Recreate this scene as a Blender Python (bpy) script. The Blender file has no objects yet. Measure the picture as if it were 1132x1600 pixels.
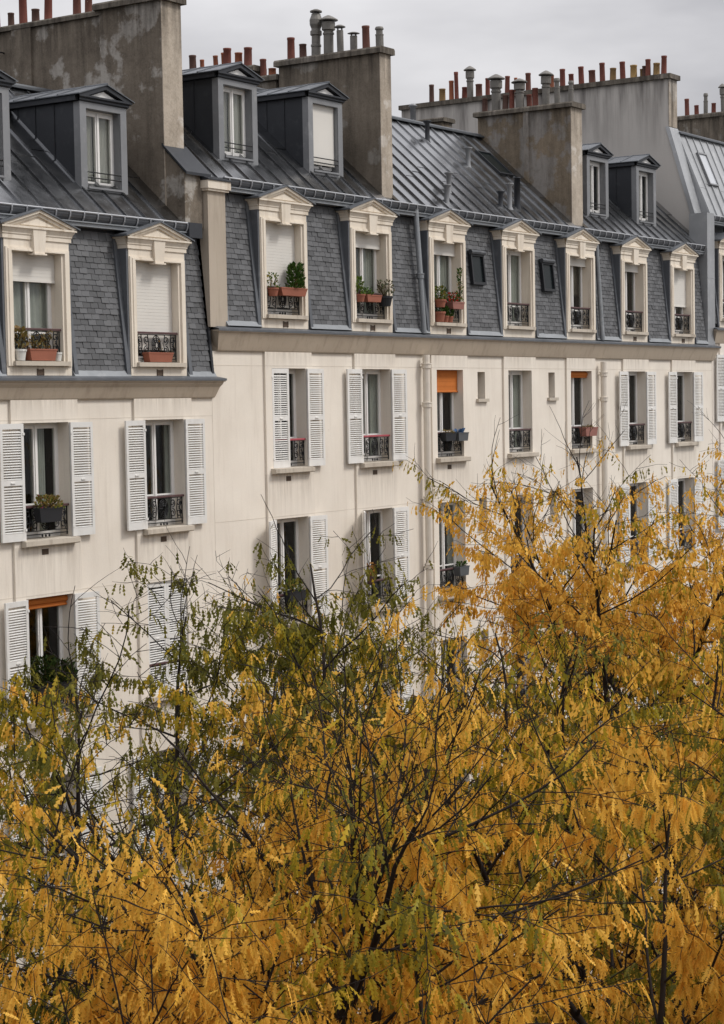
import bpy, math, random
import numpy as np
from mathutils import Matrix, Vector, Euler
random.seed(7)
R = math.radians
# ------------------------------------------------------------------ camera
scene = bpy.context.scene
F_PX, YAW, PITCH, ROLL = 2977.6, R(34.003), R(3.2554), R(-1.0347)
EYE = Vector((0, -21, 15))
fw = Vector((math.cos(YAW)*math.cos(PITCH), math.sin(YAW)*math.cos(PITCH), -math.sin(PITCH)))
rt = fw.cross(Vector((0, 0, 1))).normalized(); up = rt.cross(fw)
r2 = rt*math.cos(ROLL) + up*math.sin(ROLL); u2 = up*math.cos(ROLL) - rt*math.sin(ROLL)
cam_d = bpy.data.cameras.new('camera'); cam = bpy.data.objects.new('camera', cam_d)
scene.collection.objects.link(cam)
cam_d.sensor_fit = 'VERTICAL'; cam_d.sensor_height = 36; cam_d.lens = F_PX/1600*36
cam_d.clip_start = .1; cam_d.clip_end = 5000
M = Matrix((r2, u2, -fw)).transposed().to_4x4(); M.translation = EYE
cam.matrix_world = M
scene.camera = cam
# ------------------------------------------------------------------ sky and sun (overcast)
SUN_EL, SUN_AZ = R(50), R(150)          # azimuth clockwise from +Y
world = bpy.data.worlds.new('World'); scene.world = world; world.use_nodes = True
wn = world.node_tree.nodes; wl = world.node_tree.links
bg = wn['Background']; bg.inputs['Strength'].default_value = .1
sky = wn.new('ShaderNodeTexSky'); sky.sky_type = 'NISHITA'; sky.sun_disc = False
sky.sun_elevation = SUN_EL; sky.sun_rotation = SUN_AZ; sky.dust_density = 3
hs = wn.new('ShaderNodeHueSaturation'); hs.inputs['Saturation'].default_value = .12
wl.new(sky.outputs[0], hs.inputs['Color'])
tc = wn.new('ShaderNodeTexCoord'); mp = wn.new('ShaderNodeMapping'); mp.inputs['Scale'].default_value = (1, 1, 3)
wl.new(tc.outputs['Generated'], mp.inputs[0])
nz = wn.new('ShaderNodeTexNoise'); nz.inputs['Scale'].default_value = 4.5; nz.inputs['Detail'].default_value = 5; nz.inputs['Roughness'].default_value = .5
wl.new(mp.outputs[0], nz.inputs['Vector'])
cr = wn.new('ShaderNodeValToRGB')
cr.color_ramp.elements[0].position = .3; cr.color_ramp.elements[0].color = (2.75, 2.75, 2.97, 1)
cr.color_ramp.elements[1].position = .68; cr.color_ramp.elements[1].color = (5.6, 5.55, 5.7, 1)
wl.new(nz.outputs['Fac'], cr.inputs[0])
# overcast luminance: brighter towards the zenith (1 + 2 sin h) / norm
sx = wn.new('ShaderNodeSeparateXYZ'); wl.new(tc.outputs['Generated'], sx.inputs[0])
m1 = wn.new('ShaderNodeMath'); m1.operation = 'MULTIPLY_ADD'; m1.use_clamp = False
m1.inputs[1].default_value = 2.0; m1.inputs[2].default_value = .80; wl.new(sx.outputs['Z'], m1.inputs[0])
m2 = wn.new('ShaderNodeMath'); m2.operation = 'MAXIMUM'; m2.inputs[1].default_value = .55; wl.new(m1.outputs[0], m2.inputs[0])
mc = wn.new('ShaderNodeVectorMath'); mc.operation = 'SCALE'; wl.new(cr.outputs[0], mc.inputs[0]); wl.new(m2.outputs[0], mc.inputs['Scale'])
mx = wn.new('ShaderNodeMix'); mx.data_type = 'RGBA'; mx.inputs['Factor'].default_value = .85
wl.new(hs.outputs[0], mx.inputs['A']); wl.new(mc.outputs[0], mx.inputs['B'])
wl.new(mx.outputs['Result'], bg.inputs['Color'])
sun_d = bpy.data.lights.new('sun', 'SUN'); sun_d.energy = 1.5; sun_d.angle = R(14); sun_d.color = (1, .96, .9)
sun = bpy.data.objects.new('sun', sun_d); scene.collection.objects.link(sun)
sdir = Vector((math.sin(SUN_AZ)*math.cos(SUN_EL), math.cos(SUN_AZ)*math.cos(SUN_EL), math.sin(SUN_EL)))
sun.rotation_euler = sdir.to_track_quat('Z', 'Y').to_euler(); sun.location = (0, -30, 60)
scene.cycles.max_bounces = 7; scene.cycles.diffuse_bounces = 3; scene.cycles.glossy_bounces = 3; scene.cycles.transmission_bounces = 3; scene.cycles.transparent_max_bounces = 8; scene.cycles.caustics_reflective = False; scene.cycles.caustics_refractive = False
vs = scene.view_settings; vs.view_transform = 'Standard'; vs.look = 'None'; vs.exposure = .42; vs.gamma = 1; vs.use_curve_mapping = False

# ------------------------------------------------------------------ helpers
COL = scene.collection
WM = {}
def T(x, y, z): return Matrix.Translation((x, y, z))
class MB:
    def __init__(s): s.v = []; s.f = []; s.c = []
    def add(s, vs, fs, col=None):
        n = len(s.v); s.v += [tuple(q) for q in vs]; s.f += [tuple(i+n for i in f) for f in fs]
        s.c += [col]*len(fs); return s
    def box(s, x0, x1, y0, y1, z0, z1, col=None):
        return s.add([(x0,y0,z0),(x1,y0,z0),(x1,y1,z0),(x0,y1,z0),(x0,y0,z1),(x1,y0,z1),(x1,y1,z1),(x0,y1,z1)],
                     [(0,3,2,1),(4,5,6,7),(0,1,5,4),(1,2,6,5),(2,3,7,6),(3,0,4,7)], col)
    def prism(s, pts, axis, a0, a1, e0=None, e1=None):
        """closed polygon pts extruded along axis ('x': pts are (y,z); 'y': pts are (x,z); 'z': pts are (x,y))"""
        n = len(pts); e0 = e0 or [0]*n; e1 = e1 or [0]*n
        def mk(p, a): return (a, p[0], p[1]) if axis == 'x' else ((p[0], a, p[1]) if axis == 'y' else (p[0], p[1], a))
        vs = [mk(p, a0+e0[i]) for i, p in enumerate(pts)] + [mk(p, a1+e1[i]) for i, p in enumerate(pts)]
        fs = [(i, (i+1) % n, n+(i+1) % n, n+i) for i in range(n)] + [tuple(range(n-1, -1, -1)), tuple(range(n, 2*n))]
        return s.add(vs, fs)
    def lathe(s, c, prof, n=12, cap=False):
        vs = []; fs = []
        for r, z in prof:
            for k in range(n):
                a = 2*math.pi*k/n; vs.append((c[0]+r*math.cos(a), c[1]+r*math.sin(a), c[2]+z))
        for j in range(len(prof)-1):
            for k in range(n):
                k2 = (k+1) % n; fs.append((j*n+k, j*n+k2, (j+1)*n+k2, (j+1)*n+k))
        if cap: fs += [tuple(range(n-1, -1, -1)), tuple(range((len(prof)-1)*n, len(prof)*n))]
        return s.add(vs, fs)
    def tube(s, path, r, n=6, caps=True):
        P = [Vector(p) for p in path]; vs = []; fs = []
        rr = r if isinstance(r, (list, tuple)) else [r]*len(P)
        ref = None
        for i, p in enumerate(P):
            t = (P[min(i+1, len(P)-1)]-P[max(i-1, 0)]).normalized()
            if ref is None or abs(ref.dot(t)) > .95:
                ref = Vector((0, 0, 1)) if abs(t.z) < .9 else Vector((1, 0, 0))
            a = t.cross(ref).normalized(); b = a.cross(t); ref = b
            for k in range(n):
                an = 2*math.pi*k/n; vs.append(p+(a*math.cos(an)+b*math.sin(an))*rr[i])
        for j in range(len(P)-1):
            for k in range(n):
                k2 = (k+1) % n; fs.append((j*n+k, (j+1)*n+k, (j+1)*n+k2, j*n+k2))
        if caps: fs += [tuple(range(n)), tuple(range(len(P)*n-1, len(P)*n-n-1, -1))]
        return s.add(vs, fs)
    def mesh(s, name, mat, smooth=False):
        me = bpy.data.meshes.new(name); me.from_pydata(s.v, [], s.f)
        me.materials.append(mat)
        if any(c is not None for c in s.c):
            at = me.color_attributes.new('col', 'FLOAT_COLOR', 'CORNER'); buf = []
            for f, c in zip(s.f, s.c): buf += list((*(c or (1, 1, 1)), 1))*len(f)
            at.data.foreach_set('color', buf)
        if smooth: me.polygons.foreach_set('use_smooth', [True]*len(me.polygons))
        me.update(); return me
def obj(name, me, parent=None, mw=None):
    o = bpy.data.objects.new(name, me); COL.objects.link(o)
    mw = mw or Matrix.Identity(4)
    o.matrix_basis = mw
    if parent is not None:
        o.parent = parent; o.matrix_parent_inverse = WM[parent].inverted()
    WM[o] = mw.copy(); return o
def thing(name, loc, label, cat, group=None):
    o = obj(name, None, None, T(*loc)); o.empty_display_size = .2
    return tag(o, label, cat, group)
def tag(o, label, cat, group=None):
    o['label'] = label; o['category'] = cat
    if group: o['group'] = group
    return o
_cache = {}
def cached(key, fn):
    if key not in _cache: _cache[key] = fn()
    return _cache[key]

# ------------------------------------------------------------------ materials
class NT:
    def __init__(s, name):
        s.m = bpy.data.materials.new(name); s.m.use_nodes = True; s.t = s.m.node_tree
        s.b = s.t.nodes['Principled BSDF']; s.out = s.t.nodes['Material Output']
        s.pos = s.t.nodes.new('ShaderNodeNewGeometry').outputs['Position']
    def n(s, ty, **kw):
        o = s.t.nodes.new('ShaderNode'+ty)
        for k, v in kw.items(): setattr(o, k, v)
        return o
    def link(s, a, b): s.t.links.new(a, b)
    def noise(s, scale, detail=4, rough=.55, stretch=(1, 1, 1), vec=None):
        mp = s.n('Mapping'); mp.inputs['Scale'].default_value = stretch; s.link(vec or s.pos, mp.inputs[0])
        o = s.n('TexNoise'); o.inputs['Scale'].default_value = scale; o.inputs['Detail'].default_value = detail; o.inputs['Roughness'].default_value = rough
        s.link(mp.outputs[0], o.inputs['Vector']); return o.outputs['Fac']
    def ramp(s, fac, stops):
        o = s.n('ValToRGB'); e = o.color_ramp.elements
        while len(e) < len(stops): e.new(.5)
        for q, (p, c) in zip(e, stops):
            q.position = p; q.color = (*c, 1) if isinstance(c, tuple) else (c, c, c, 1)
        s.link(fac, o.inputs[0]); return o.outputs[0]
    def mix(s, fac, a, b, mode='MIX'):
        o = s.n('Mix', data_type='RGBA', blend_type=mode)
        for sock, v in ((o.inputs['Factor'], fac), (o.inputs['A'], a), (o.inputs['B'], b)):
            if isinstance(v, (int, float)): sock.default_value = v
            elif isinstance(v, tuple): sock.default_value = (*v, 1)
            else: s.link(v, sock)
        return o.outputs['Result']
    def bump(s, h, strength=.3, dist=.01):
        o = s.n('Bump'); o.inputs['Strength'].default_value = strength; o.inputs['Distance'].default_value = dist
        s.link(h, o.inputs['Height']); s.link(o.outputs[0], s.b.inputs['Normal'])
    def done(s, col, rough=.8, metal=0, spec=.3):
        for k, v in (('Base Color', col), ('Roughness', rough), ('Metallic', metal), ('Specular IOR Level', spec)):
            if isinstance(v, (int, float)): s.b.inputs[k].default_value = v
            elif isinstance(v, tuple): s.b.inputs[k].default_value = (*v, 1)
            else: s.link(v, s.b.inputs[k])
        return s.m
def plain(name, col, rough=.7, metal=0, spec=.3, var=.12, scale=6):
    t = NT(name); f = t.noise(scale, 4)
    c = t.mix(f, tuple(x*(1-var) for x in col), tuple(min(1, x*(1+var)) for x in col))
    return t.done(c, rough, metal, spec)
def m_stucco(name, base, dirt, amt=.5, sills=(), top=None):
    t = NT(name)
    big = t.noise(.7, 5, .6); streak = t.noise(5, 6, .65, (1, 1, .1)); fine = t.noise(40, 3)
    c = t.mix(t.ramp(big, [(.36, 0.), (.68, 1.)]), base, tuple(b*.78+d*.22 for b, d in zip(base, dirt)))
    c = t.mix(t.ramp(streak, [(.52, 0.), (.8, amt)]), c, dirt)
    spots = t.noise(9, 6, .7); c = t.mix(t.ramp(spots, [(.66, 0.), (.8, .35)]), c, dirt)
    rain = t.noise(14, 6, .7, (1, 1, .05)); c = t.mix(t.ramp(rain, [(.56, 0.), (.78, .30)]), c, dirt)
    if sills:                                              # rain runs below the sills, soot below the cornice
        sp = t.n('SeparateXYZ'); t.link(t.pos, sp.inputs[0]); run = t.ramp(t.noise(11, 6, .7, (1, 1, .07)), [(.40, 0.), (.68, 1.)])
        for z in list(sills)+([top] if top else []):
            h = .35 if z == top else 1.0; mr = t.n('MapRange'); mr.inputs['From Min'].default_value = z-h; mr.inputs['From Max'].default_value = z; t.link(sp.outputs['Z'], mr.inputs['Value'])
            lt = t.n('Math', operation='LESS_THAN'); t.link(sp.outputs['Z'], lt.inputs[0]); lt.inputs[1].default_value = z
            m1_ = t.n('Math', operation='MULTIPLY'); t.link(mr.outputs[0], m1_.inputs[0]); t.link(lt.outputs[0], m1_.inputs[1])
            m2_ = t.n('Math', operation='MULTIPLY'); t.link(m1_.outputs[0], m2_.inputs[0]); t.link(run, m2_.inputs[1])
            m3_ = t.n('Math', operation='MULTIPLY'); t.link(m2_.outputs[0], m3_.inputs[0]); m3_.inputs[1].default_value = .55
            c = t.mix(m3_.outputs[0], c, tuple(x*.75 for x in dirt))
    c = t.mix(t.ramp(fine, [(.3, .0), (.7, .06)]), c, (.3, .27, .24))
    t.bump(fine, .25, .006)
    return t.done(c, .9, 0, .15)
def m_chimney(name, c1, c2, patch, pth=.56):
    t = NT(name)
    a = t.noise(1.6, 9, .68); st = t.noise(4, 6, .65, (1, 1, .12)); pa = t.noise(1.1, 9, .62); fine = t.noise(26, 5, .7)
    c = t.mix(t.ramp(a, [(.36, 0.), (.62, 1.)]), c1, c2)
    c = t.mix(t.ramp(pa, [(pth, 0.), (pth+.045, .88)]), c, patch)
    c = t.mix(t.ramp(st, [(.48, 0.), (.72, .65)]), c, tuple(x*.45 for x in c2))
    c = t.mix(t.ramp(t.noise(9, 8, .75), [(.5, 0.), (.72, .5)]), c, tuple(x*.45 for x in c2))
    c = t.mix(t.ramp(fine, [(.35, .0), (.75, .22)]), c, tuple(min(1, x*1.7) for x in c1))
    s_ = t.n('SeparateXYZ'); t.link(t.pos, s_.inputs[0]); mr = t.n('MapRange'); mr.inputs['From Min'].default_value = 21.0; mr.inputs['From Max'].default_value = 22.1; t.link(s_.outputs['Z'], mr.inputs['Value'])
    ml = t.n('Math', operation='MULTIPLY'); t.link(t.ramp(t.noise(7, 6, .65, (1, 1, .08)), [(.40, 0.), (.66, .85)]), ml.inputs[0]); t.link(mr.outputs[0], ml.inputs[1])
    c = t.mix(ml.outputs[0], c, (.045, .038, .032))
    t.bump(fine, .5, .012)
    return t.done(c, .95, 0, .1)
def m_zinc(name, base, light, rough=.38, metal=.65, amt=.5):
    t = NT(name)
    a = t.noise(.8, 5, .6); b = t.noise(5, 5, .65); st = t.noise(3, 4, .6, (1, .25, .25))
    c = t.mix(t.ramp(a, [(.35, 0.), (.7, 1.)]), base, tuple(x*.8 for x in base))
    c = t.mix(t.ramp(b, [(.55, 0.), (.78, amt)]), c, light)
    c = t.mix(t.ramp(st, [(.5, 0.), (.8, .5)]), c, tuple(x*.6 for x in base))
    t.bump(t.noise(2.5, 2), .12, .02)
    return t.done(c, t.ramp(b, [(.3, rough), (.8, min(1, rough+.12))]), metal, .4)
MAT = {}
MAT['wall'] = m_stucco('wall_render', (.81, .745, .655), (.45, .38, .305), .26)
MAT['bay_a'] = m_stucco('bay_render_left', (.81, .745, .655), (.45, .38, .305), .26, (12.85, 10.0, 7.1), 15.16)
MAT['bay_b'] = m_stucco('bay_render_middle', (.81, .745, .655), (.45, .38, .305), .26, (13.73, 10.84, 7.93), 15.98)
MAT['wall_c'] = m_stucco('wall_render_pale', (.80, .735, .66), (.5, .42, .34), .3)
MAT['pilaster'] = m_stucco('pilaster_render', (.46, .395, .32), (.22, .18, .14), .7)
MAT['joint'] = plain('render_joint', (.62, .56, .48), .95, var=.2)
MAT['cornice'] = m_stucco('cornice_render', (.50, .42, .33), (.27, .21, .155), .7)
MAT['stone'] = m_stucco('dormer_stone', (.79, .715, .61), (.34, .255, .165), .75)
MAT['sill'] = m_stucco('sill_stone', (.55, .49, .41), (.22, .18, .14), .9)
def m_slate():
    t = NT('slate'); at = t.n('VertexColor', layer_name='col')
    a = t.noise(1.0, 4); b = t.noise(18, 5, .7)
    c = t.mix(t.ramp(a, [(.3, .0), (.7, .5)]), at.outputs['Color'], t.mix(1, at.outputs['Color'], (.7, .72, .75), 'MULTIPLY'))
    c = t.mix(t.ramp(b, [(.55, 0.), (.75, .35)]), c, (.045, .045, .05))
    t.bump(b, .4, .004)
    return t.done(c, .55, 0, .5)
MAT['slate'] = m_slate()
MAT['slate_bed'] = plain('slate_bed', (.035, .036, .04), .9)
MAT['zinc'] = m_zinc('zinc_roofing', (.32, .326, .335), (.42, .42, .43), .18, 1.0, .04)
MAT['zinc_c'] = m_zinc('zinc_pale_roofing', (.42, .43, .44), (.6, .6, .6), .42, .6)
MAT['zinc_blue'] = m_zinc('zinc_flashing', (.27, .285, .30), (.45, .46, .47), .55, .4)
MAT['zinc_mid'] = m_zinc('zinc_dormer_sheet', (.15, .16, .175), (.30, .31, .32), .5, .5)
MAT['zinc_dark'] = m_zinc('zinc_dark_cladding', (.05, .053, .06), (.10, .105, .11), .45, .5)
MAT['zinc_frame'] = m_zinc('zinc_grey_frame', (.26, .265, .275), (.42, .42, .42), .55, .4)
MAT['gutter'] = m_zinc('gutter_zinc', (.10, .105, .115), (.25, .25, .26), .45, .5)
MAT['bracket'] = m_zinc('bracket_zinc', (.40, .41, .43), (.55, .55, .55), .5, .4)
MAT['chim_a'] = m_chimney('chimney_render_brown', (.215, .182, .145), (.135, .113, .09), (.42, .395, .36), .535)
MAT['chim_b'] = m_chimney('chimney_render_tan', (.22, .187, .15), (.15, .127, .10), (.31, .29, .26), .57)
MAT['chim_c'] = m_chimney('chimney_render_mixed', (.255, .205, .15), (.17, .14, .105), (.27, .26, .25), .50)
MAT['chim_front'] = m_chimney('chimney_render_front', (.46, .40, .33), (.33, .28, .225), (.55, .51, .46), .58)
def m_gable():
    t = NT('gable_render_grey')
    a = t.noise(.6, 5); st = t.noise(2.6, 5, .6, (1, 1, .1)); s = t.n('SeparateXYZ'); t.link(t.pos, s.inputs[0])
    mr = t.n('MapRange'); mr.inputs['From Min'].default_value = 21.6; mr.inputs['From Max'].default_value = 23.7; t.link(s.outputs['Z'], mr.inputs['Value'])
    c = t.mix(a, (.52, .495, .465), (.44, .415, .385))
    ml = t.n('Math', operation='MULTIPLY'); t.link(t.ramp(st, [(.42, 0.), (.68, 1.)]), ml.inputs[0]); t.link(mr.outputs[0], ml.inputs[1])
    c = t.mix(ml.outputs[0], c, (.10, .09, .085))
    t.bump(t.noise(30, 3), .3, .01)
    return t.done(c, .95, 0, .1)
MAT['gable'] = m_gable()
MAT['chim_cap'] = m_chimney('chimney_cap_concrete', (.20, .175, .145), (.13, .115, .095), (.28, .25, .22), .6)
def m_pot(name, col, var=.4):
    t = NT(name); tc = t.n('TexCoord'); sp = t.n('SeparateXYZ'); t.link(tc.outputs['Generated'], sp.inputs[0])
    rn = t.n('ObjectInfo'); f = t.noise(9, 5, .65)
    c = t.mix(f, tuple(x*(1-var) for x in col), tuple(x*(1+var) for x in col))
    c = t.mix(t.ramp(rn.outputs['Random'], [(.2, 0.), (1., .55)]), c, (.10, .065, .05))
    ad = t.n('Math', operation='MULTIPLY_ADD'); t.link(f, ad.inputs[0]); ad.inputs[1].default_value = .5; t.link(sp.outputs['Z'], ad.inputs[2])
    c = t.mix(t.ramp(ad.outputs[0], [(1.0, 0.), (1.25, .8)]), c, (.03, .025, .022))
    return t.done(c, .85, 0, .2)
MAT['pot_red'] = m_pot('pot_red_terracotta', (.165, .058, .044))
MAT['pot_orange'] = m_pot('pot_orange_terracotta', (.28, .10, .055))
MAT['pot_yellow'] = m_pot('pot_ochre_terracotta', (.33, .215, .09))
MAT['pot_dark'] = m_pot('pot_sooty_terracotta', (.10, .055, .045))
MAT['cowl'] = plain('cowl_weathered_metal', (.17, .16, .145), .6, .3, var=.35)
MAT['soot'] = plain('soot', (.012, .011, .01), .95)
MAT['white'] = plain('white_paint', (.78, .765, .74), .45, var=.05)
def m_shutter(name, col):
    t = NT(name); oi = t.n('ObjectInfo'); f = t.noise(6, 5, .65); g = t.noise(3, 5, .6, (1, 1, .2))
    c = t.mix(t.ramp(oi.outputs['Random'], [(0., 0.), (1., .30)]), col, tuple(x*.80 for x in col))
    c = t.mix(t.ramp(f, [(.5, 0.), (.78, .4)]), c, (.50, .46, .40)); c = t.mix(t.ramp(g, [(.55, 0.), (.8, .35)]), c, (.42, .38, .33))
    return t.done(c, .55, 0, .3)
MAT['shutter'] = m_shutter('shutter_grey_white_paint', (.72, .71, .685))
MAT['shutter_w'] = m_shutter('shutter_white_paint', (.76, .745, .715))
MAT['blind'] = plain('blind_off_white_canvas', (.66, .635, .59), .8, var=.06, scale=2)
MAT['orange'] = plain('blind_orange_canvas', (.50, .155, .03), .8, var=.12)
MAT['curtain'] = plain('curtain_pale_cloth', (.62, .64, .61), .9, var=.2)
MAT['iron'] = plain('black_wrought_iron', (.012, .012, .013), .5, .2)
MAT['handrail'] = plain('dark_handrail_wood', (.075, .036, .036), .5)
MAT['handrail_red'] = plain('red_handrail_wood', (.33, .06, .075), .5)
MAT['terracotta'] = plain('planter_terracotta', (.29, .105, .065), .75, var=.2)
MAT['terracotta_p'] = plain('planter_pink_terracotta', (.28, .125, .10), .75, var=.2)
MAT['plastic_k'] = plain('planter_black_plastic', (.02, .021, .024), .5)
MAT['plastic_g'] = plain('planter_grey_plastic', (.09, .095, .10), .5)
MAT['plastic_w'] = plain('pot_white_plastic', (.68, .67, .63), .5)
MAT['blue_bag'] = plain('blue_plastic', (.12, .28, .5), .4)
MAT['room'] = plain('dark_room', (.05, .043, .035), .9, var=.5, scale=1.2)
MAT['vent'] = plain('rusty_vent_grille', (.10, .07, .05), .8, var=.4, scale=40)
MAT['pipe_w'] = plain('cream_painted_pipe', (.66, .60, .52), .55, var=.1)
MAT['asphalt'] = plain('asphalt', (.05, .05, .052), .9, var=.2, scale=3)
MAT['paving'] = plain('pavement_concrete', (.17, .165, .155), .9, var=.15, scale=1.5)
MAT['kerb'] = plain('granite_kerb', (.32, .31, .3), .85, var=.15)
MAT['paint'] = plain('road_paint', (.75, .75, .72), .7)
def m_glass():
    t = NT('window_glass'); t.t.nodes.remove(t.b)
    tr = t.n('BsdfTransparent'); tr.inputs[0].default_value = (.78, .79, .77, 1)
    gl = t.n('BsdfGlossy'); gl.inputs['Roughness'].default_value = .03; gl.inputs['Color'].default_value = (.9, .92, .95, 1)
    fr = t.n('Fresnel'); fr.inputs['IOR'].default_value = 1.5
    geo = t.n('NewGeometry'); iv = t.n('Math', operation='SUBTRACT'); iv.inputs[0].default_value = 1; t.link(geo.outputs['Backfacing'], iv.inputs[1])
    mu = t.n('Math', operation='MULTIPLY'); t.link(fr.outputs[0], mu.inputs[0]); t.link(iv.outputs[0], mu.inputs[1])      # no total reflection at the rear face of the thin pane
    ms = t.n('MixShader'); t.link(mu.outputs[0], ms.inputs[0]); t.link(tr.outputs[0], ms.inputs[1]); t.link(gl.outputs[0], ms.inputs[2])
    t.link(ms.outputs[0], t.out.inputs[0]); return t.m
MAT['glass'] = m_glass()
def m_leaf(name, transl=.42):
    t = NT(name); at = t.n('VertexColor', layer_name='col'); t.t.nodes.remove(t.b)
    d = t.n('BsdfDiffuse'); tr = t.n('BsdfTranslucent'); ms = t.n('MixShader'); ms.inputs[0].default_value = transl
    t.link(at.outputs['Color'], d.inputs[0]); t.link(at.outputs['Color'], tr.inputs[0])
    t.link(d.outputs[0], ms.inputs[1]); t.link(tr.outputs[0], ms.inputs[2])
    g = t.n('BsdfGlossy'); g.inputs['Roughness'].default_value = .45; g.inputs['Color'].default_value = (1, 1, 1, 1)
    m2 = t.n('MixShader'); m2.inputs[0].default_value = .008
    t.link(ms.outputs[0], m2.inputs[1]); t.link(g.outputs[0], m2.inputs[2]); t.link(m2.outputs[0], t.out.inputs[0])
    return t.m
MAT['leaf'] = m_leaf('autumn_leaf')
MAT['plant'] = m_leaf('pot_plant_leaf', .2)
def m_bark():
    t = NT('bark'); a = t.noise(14, 5, .6, (1, 1, .25))
    c = t.mix(a, (.009, .007, .006), (.032, .024, .02)); t.bump(a, .6, .01); return t.done(c, .9, 0, .2)
MAT['bark'] = m_bark()

# ------------------------------------------------------------------ ground
def structure(name, mb, mat):
    o = obj(name, mb.mesh(name, mat)); o['kind'] = 'structure'; return o
structure('ground', MB().box(-900, 1000, -900, 900, -.6, -.012), MAT['paving'])
structure('road', MB().box(-80, 160, -16.5, -4.5, -.3, -.004), MAT['asphalt'])
structure('pavement_far', MB().box(-80, 160, -4.35, .3, -.3, .12), MAT['paving'])
structure('pavement_near', MB().box(-80, 160, -24, -16.65, -.3, .12), MAT['paving'])
structure('kerb_far', MB().box(-80, 160, -4.5, -4.35, -.3, .125), MAT['kerb'])
structure('kerb_near', MB().box(-80, 160, -16.65, -16.5, -.3, .125), MAT['kerb'])

# ------------------------------------------------------------------ building pieces
def wall_mb(x0, x1, z0, z1, yf, yb, holes):
    """slab front at yf, back at yb, rectangular holes (x0,x1,z0,z1)"""
    xs = sorted({x0, x1, *[h[0] for h in holes], *[h[1] for h in holes]}); zs = sorted({z0, z1, *[h[2] for h in holes], *[h[3] for h in holes]})
    b = MB()
    def solid(i, j):
        if i < 0 or j < 0 or i >= len(xs)-1 or j >= len(zs)-1: return False
        cx = (xs[i]+xs[i+1])/2; cz = (zs[j]+zs[j+1])/2
        return not any(h[0] < cx < h[1] and h[2] < cz < h[3] for h in holes)
    for i in range(len(xs)-1):
        for j in range(len(zs)-1):
            if not solid(i, j): continue
            a, c, d, e = xs[i], xs[i+1], zs[j], zs[j+1]
            b.add([(a,yf,d),(c,yf,d),(c,yf,e),(a,yf,e)], [(0,1,2,3)])
            b.add([(a,yb,d),(c,yb,d),(c,yb,e),(a,yb,e)], [(3,2,1,0)])
            if not solid(i-1, j): b.add([(a,yf,d),(a,yf,e),(a,yb,e),(a,yb,d)], [(0,1,2,3)])
            if not solid(i+1, j): b.add([(c,yf,d),(c,yb,d),(c,yb,e),(c,yf,e)], [(0,1,2,3)])
            if not solid(i, j-1): b.add([(a,yf,d),(a,yb,d),(c,yb,d),(c,yf,d)], [(0,1,2,3)])
            if not solid(i, j+1): b.add([(a,yf,e),(c,yf,e),(c,yb,e),(a,yb,e)], [(0,1,2,3)])
    return b

def casement_mb(w, h, bar=.29, tr=True):
    """two-leaf window frame, x centred, z from 0, front face y=0"""
    b = MB(); f = .045; hw = w/2
    b.box(-hw, -hw+f, 0, .06, 0, h); b.box(hw-f, hw, 0, .06, 0, h); b.box(-hw+f, hw-f, 0, .06, h-f, h); b.box(-hw+f, hw-f, 0, .06, 0, f)
    for s in (-1, 1):
        a0, a1 = (-hw+f, -.003) if s < 0 else (.003, hw-f)
        y0 = -.012
        b.box(a0, a0+.045, y0, .04, f, h-f); b.box(a1-.045, a1, y0, .04, f, h-f)
        b.box(a0+.045, a1-.045, y0+.003, .037, h-f-.05, h-f); b.box(a0+.045, a1-.045, y0+.003, .037, f, f+.07)
        if bar: b.box(a0+.045, a1-.045, y0+.006, .034, h*bar, h*bar+.028)
    b.box(-.02, .02, -.03, -.012, f, h-f)
    return b
def pane_mb(w, h): 
    hw = w/2
    return (MB().box(-hw+.07, -.04, .012, .018, .08, h-.08), MB().box(.04, hw-.07, .012, .018, .08, h-.08))
def curtain_mb(w, h, x0, x1, seed=0):
    rnd = random.Random(seed); b = MB(); n = 26; pts = []
    for i in range(n+1):
        x = x0+(x1-x0)*i/n; pts.append((x, .075+.028*math.sin(i*1.55+seed)+.01*rnd.random()))
    vs = [(x, y, .05) for x, y in pts]+[(x, y, h-.06) for x, y in pts]+[(x, y+.012, .05) for x, y in pts]+[(x, y+.012, h-.06) for x, y in pts]
    k = n+1; fs = [(i, i+1, k+i+1, k+i) for i in range(n)]+[(2*k+i+1, 2*k+i, 3*k+i, 3*k+i+1) for i in range(n)]
    return b.add(vs, fs)
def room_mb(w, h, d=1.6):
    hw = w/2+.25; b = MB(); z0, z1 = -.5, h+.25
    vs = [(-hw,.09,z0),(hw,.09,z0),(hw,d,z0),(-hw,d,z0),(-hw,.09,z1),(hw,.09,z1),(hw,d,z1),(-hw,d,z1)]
    return b.add(vs, [(0,1,2,3),(7,6,5,4),(1,5,6,2),(2,6,7,3),(3,7,4,0)])
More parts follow.
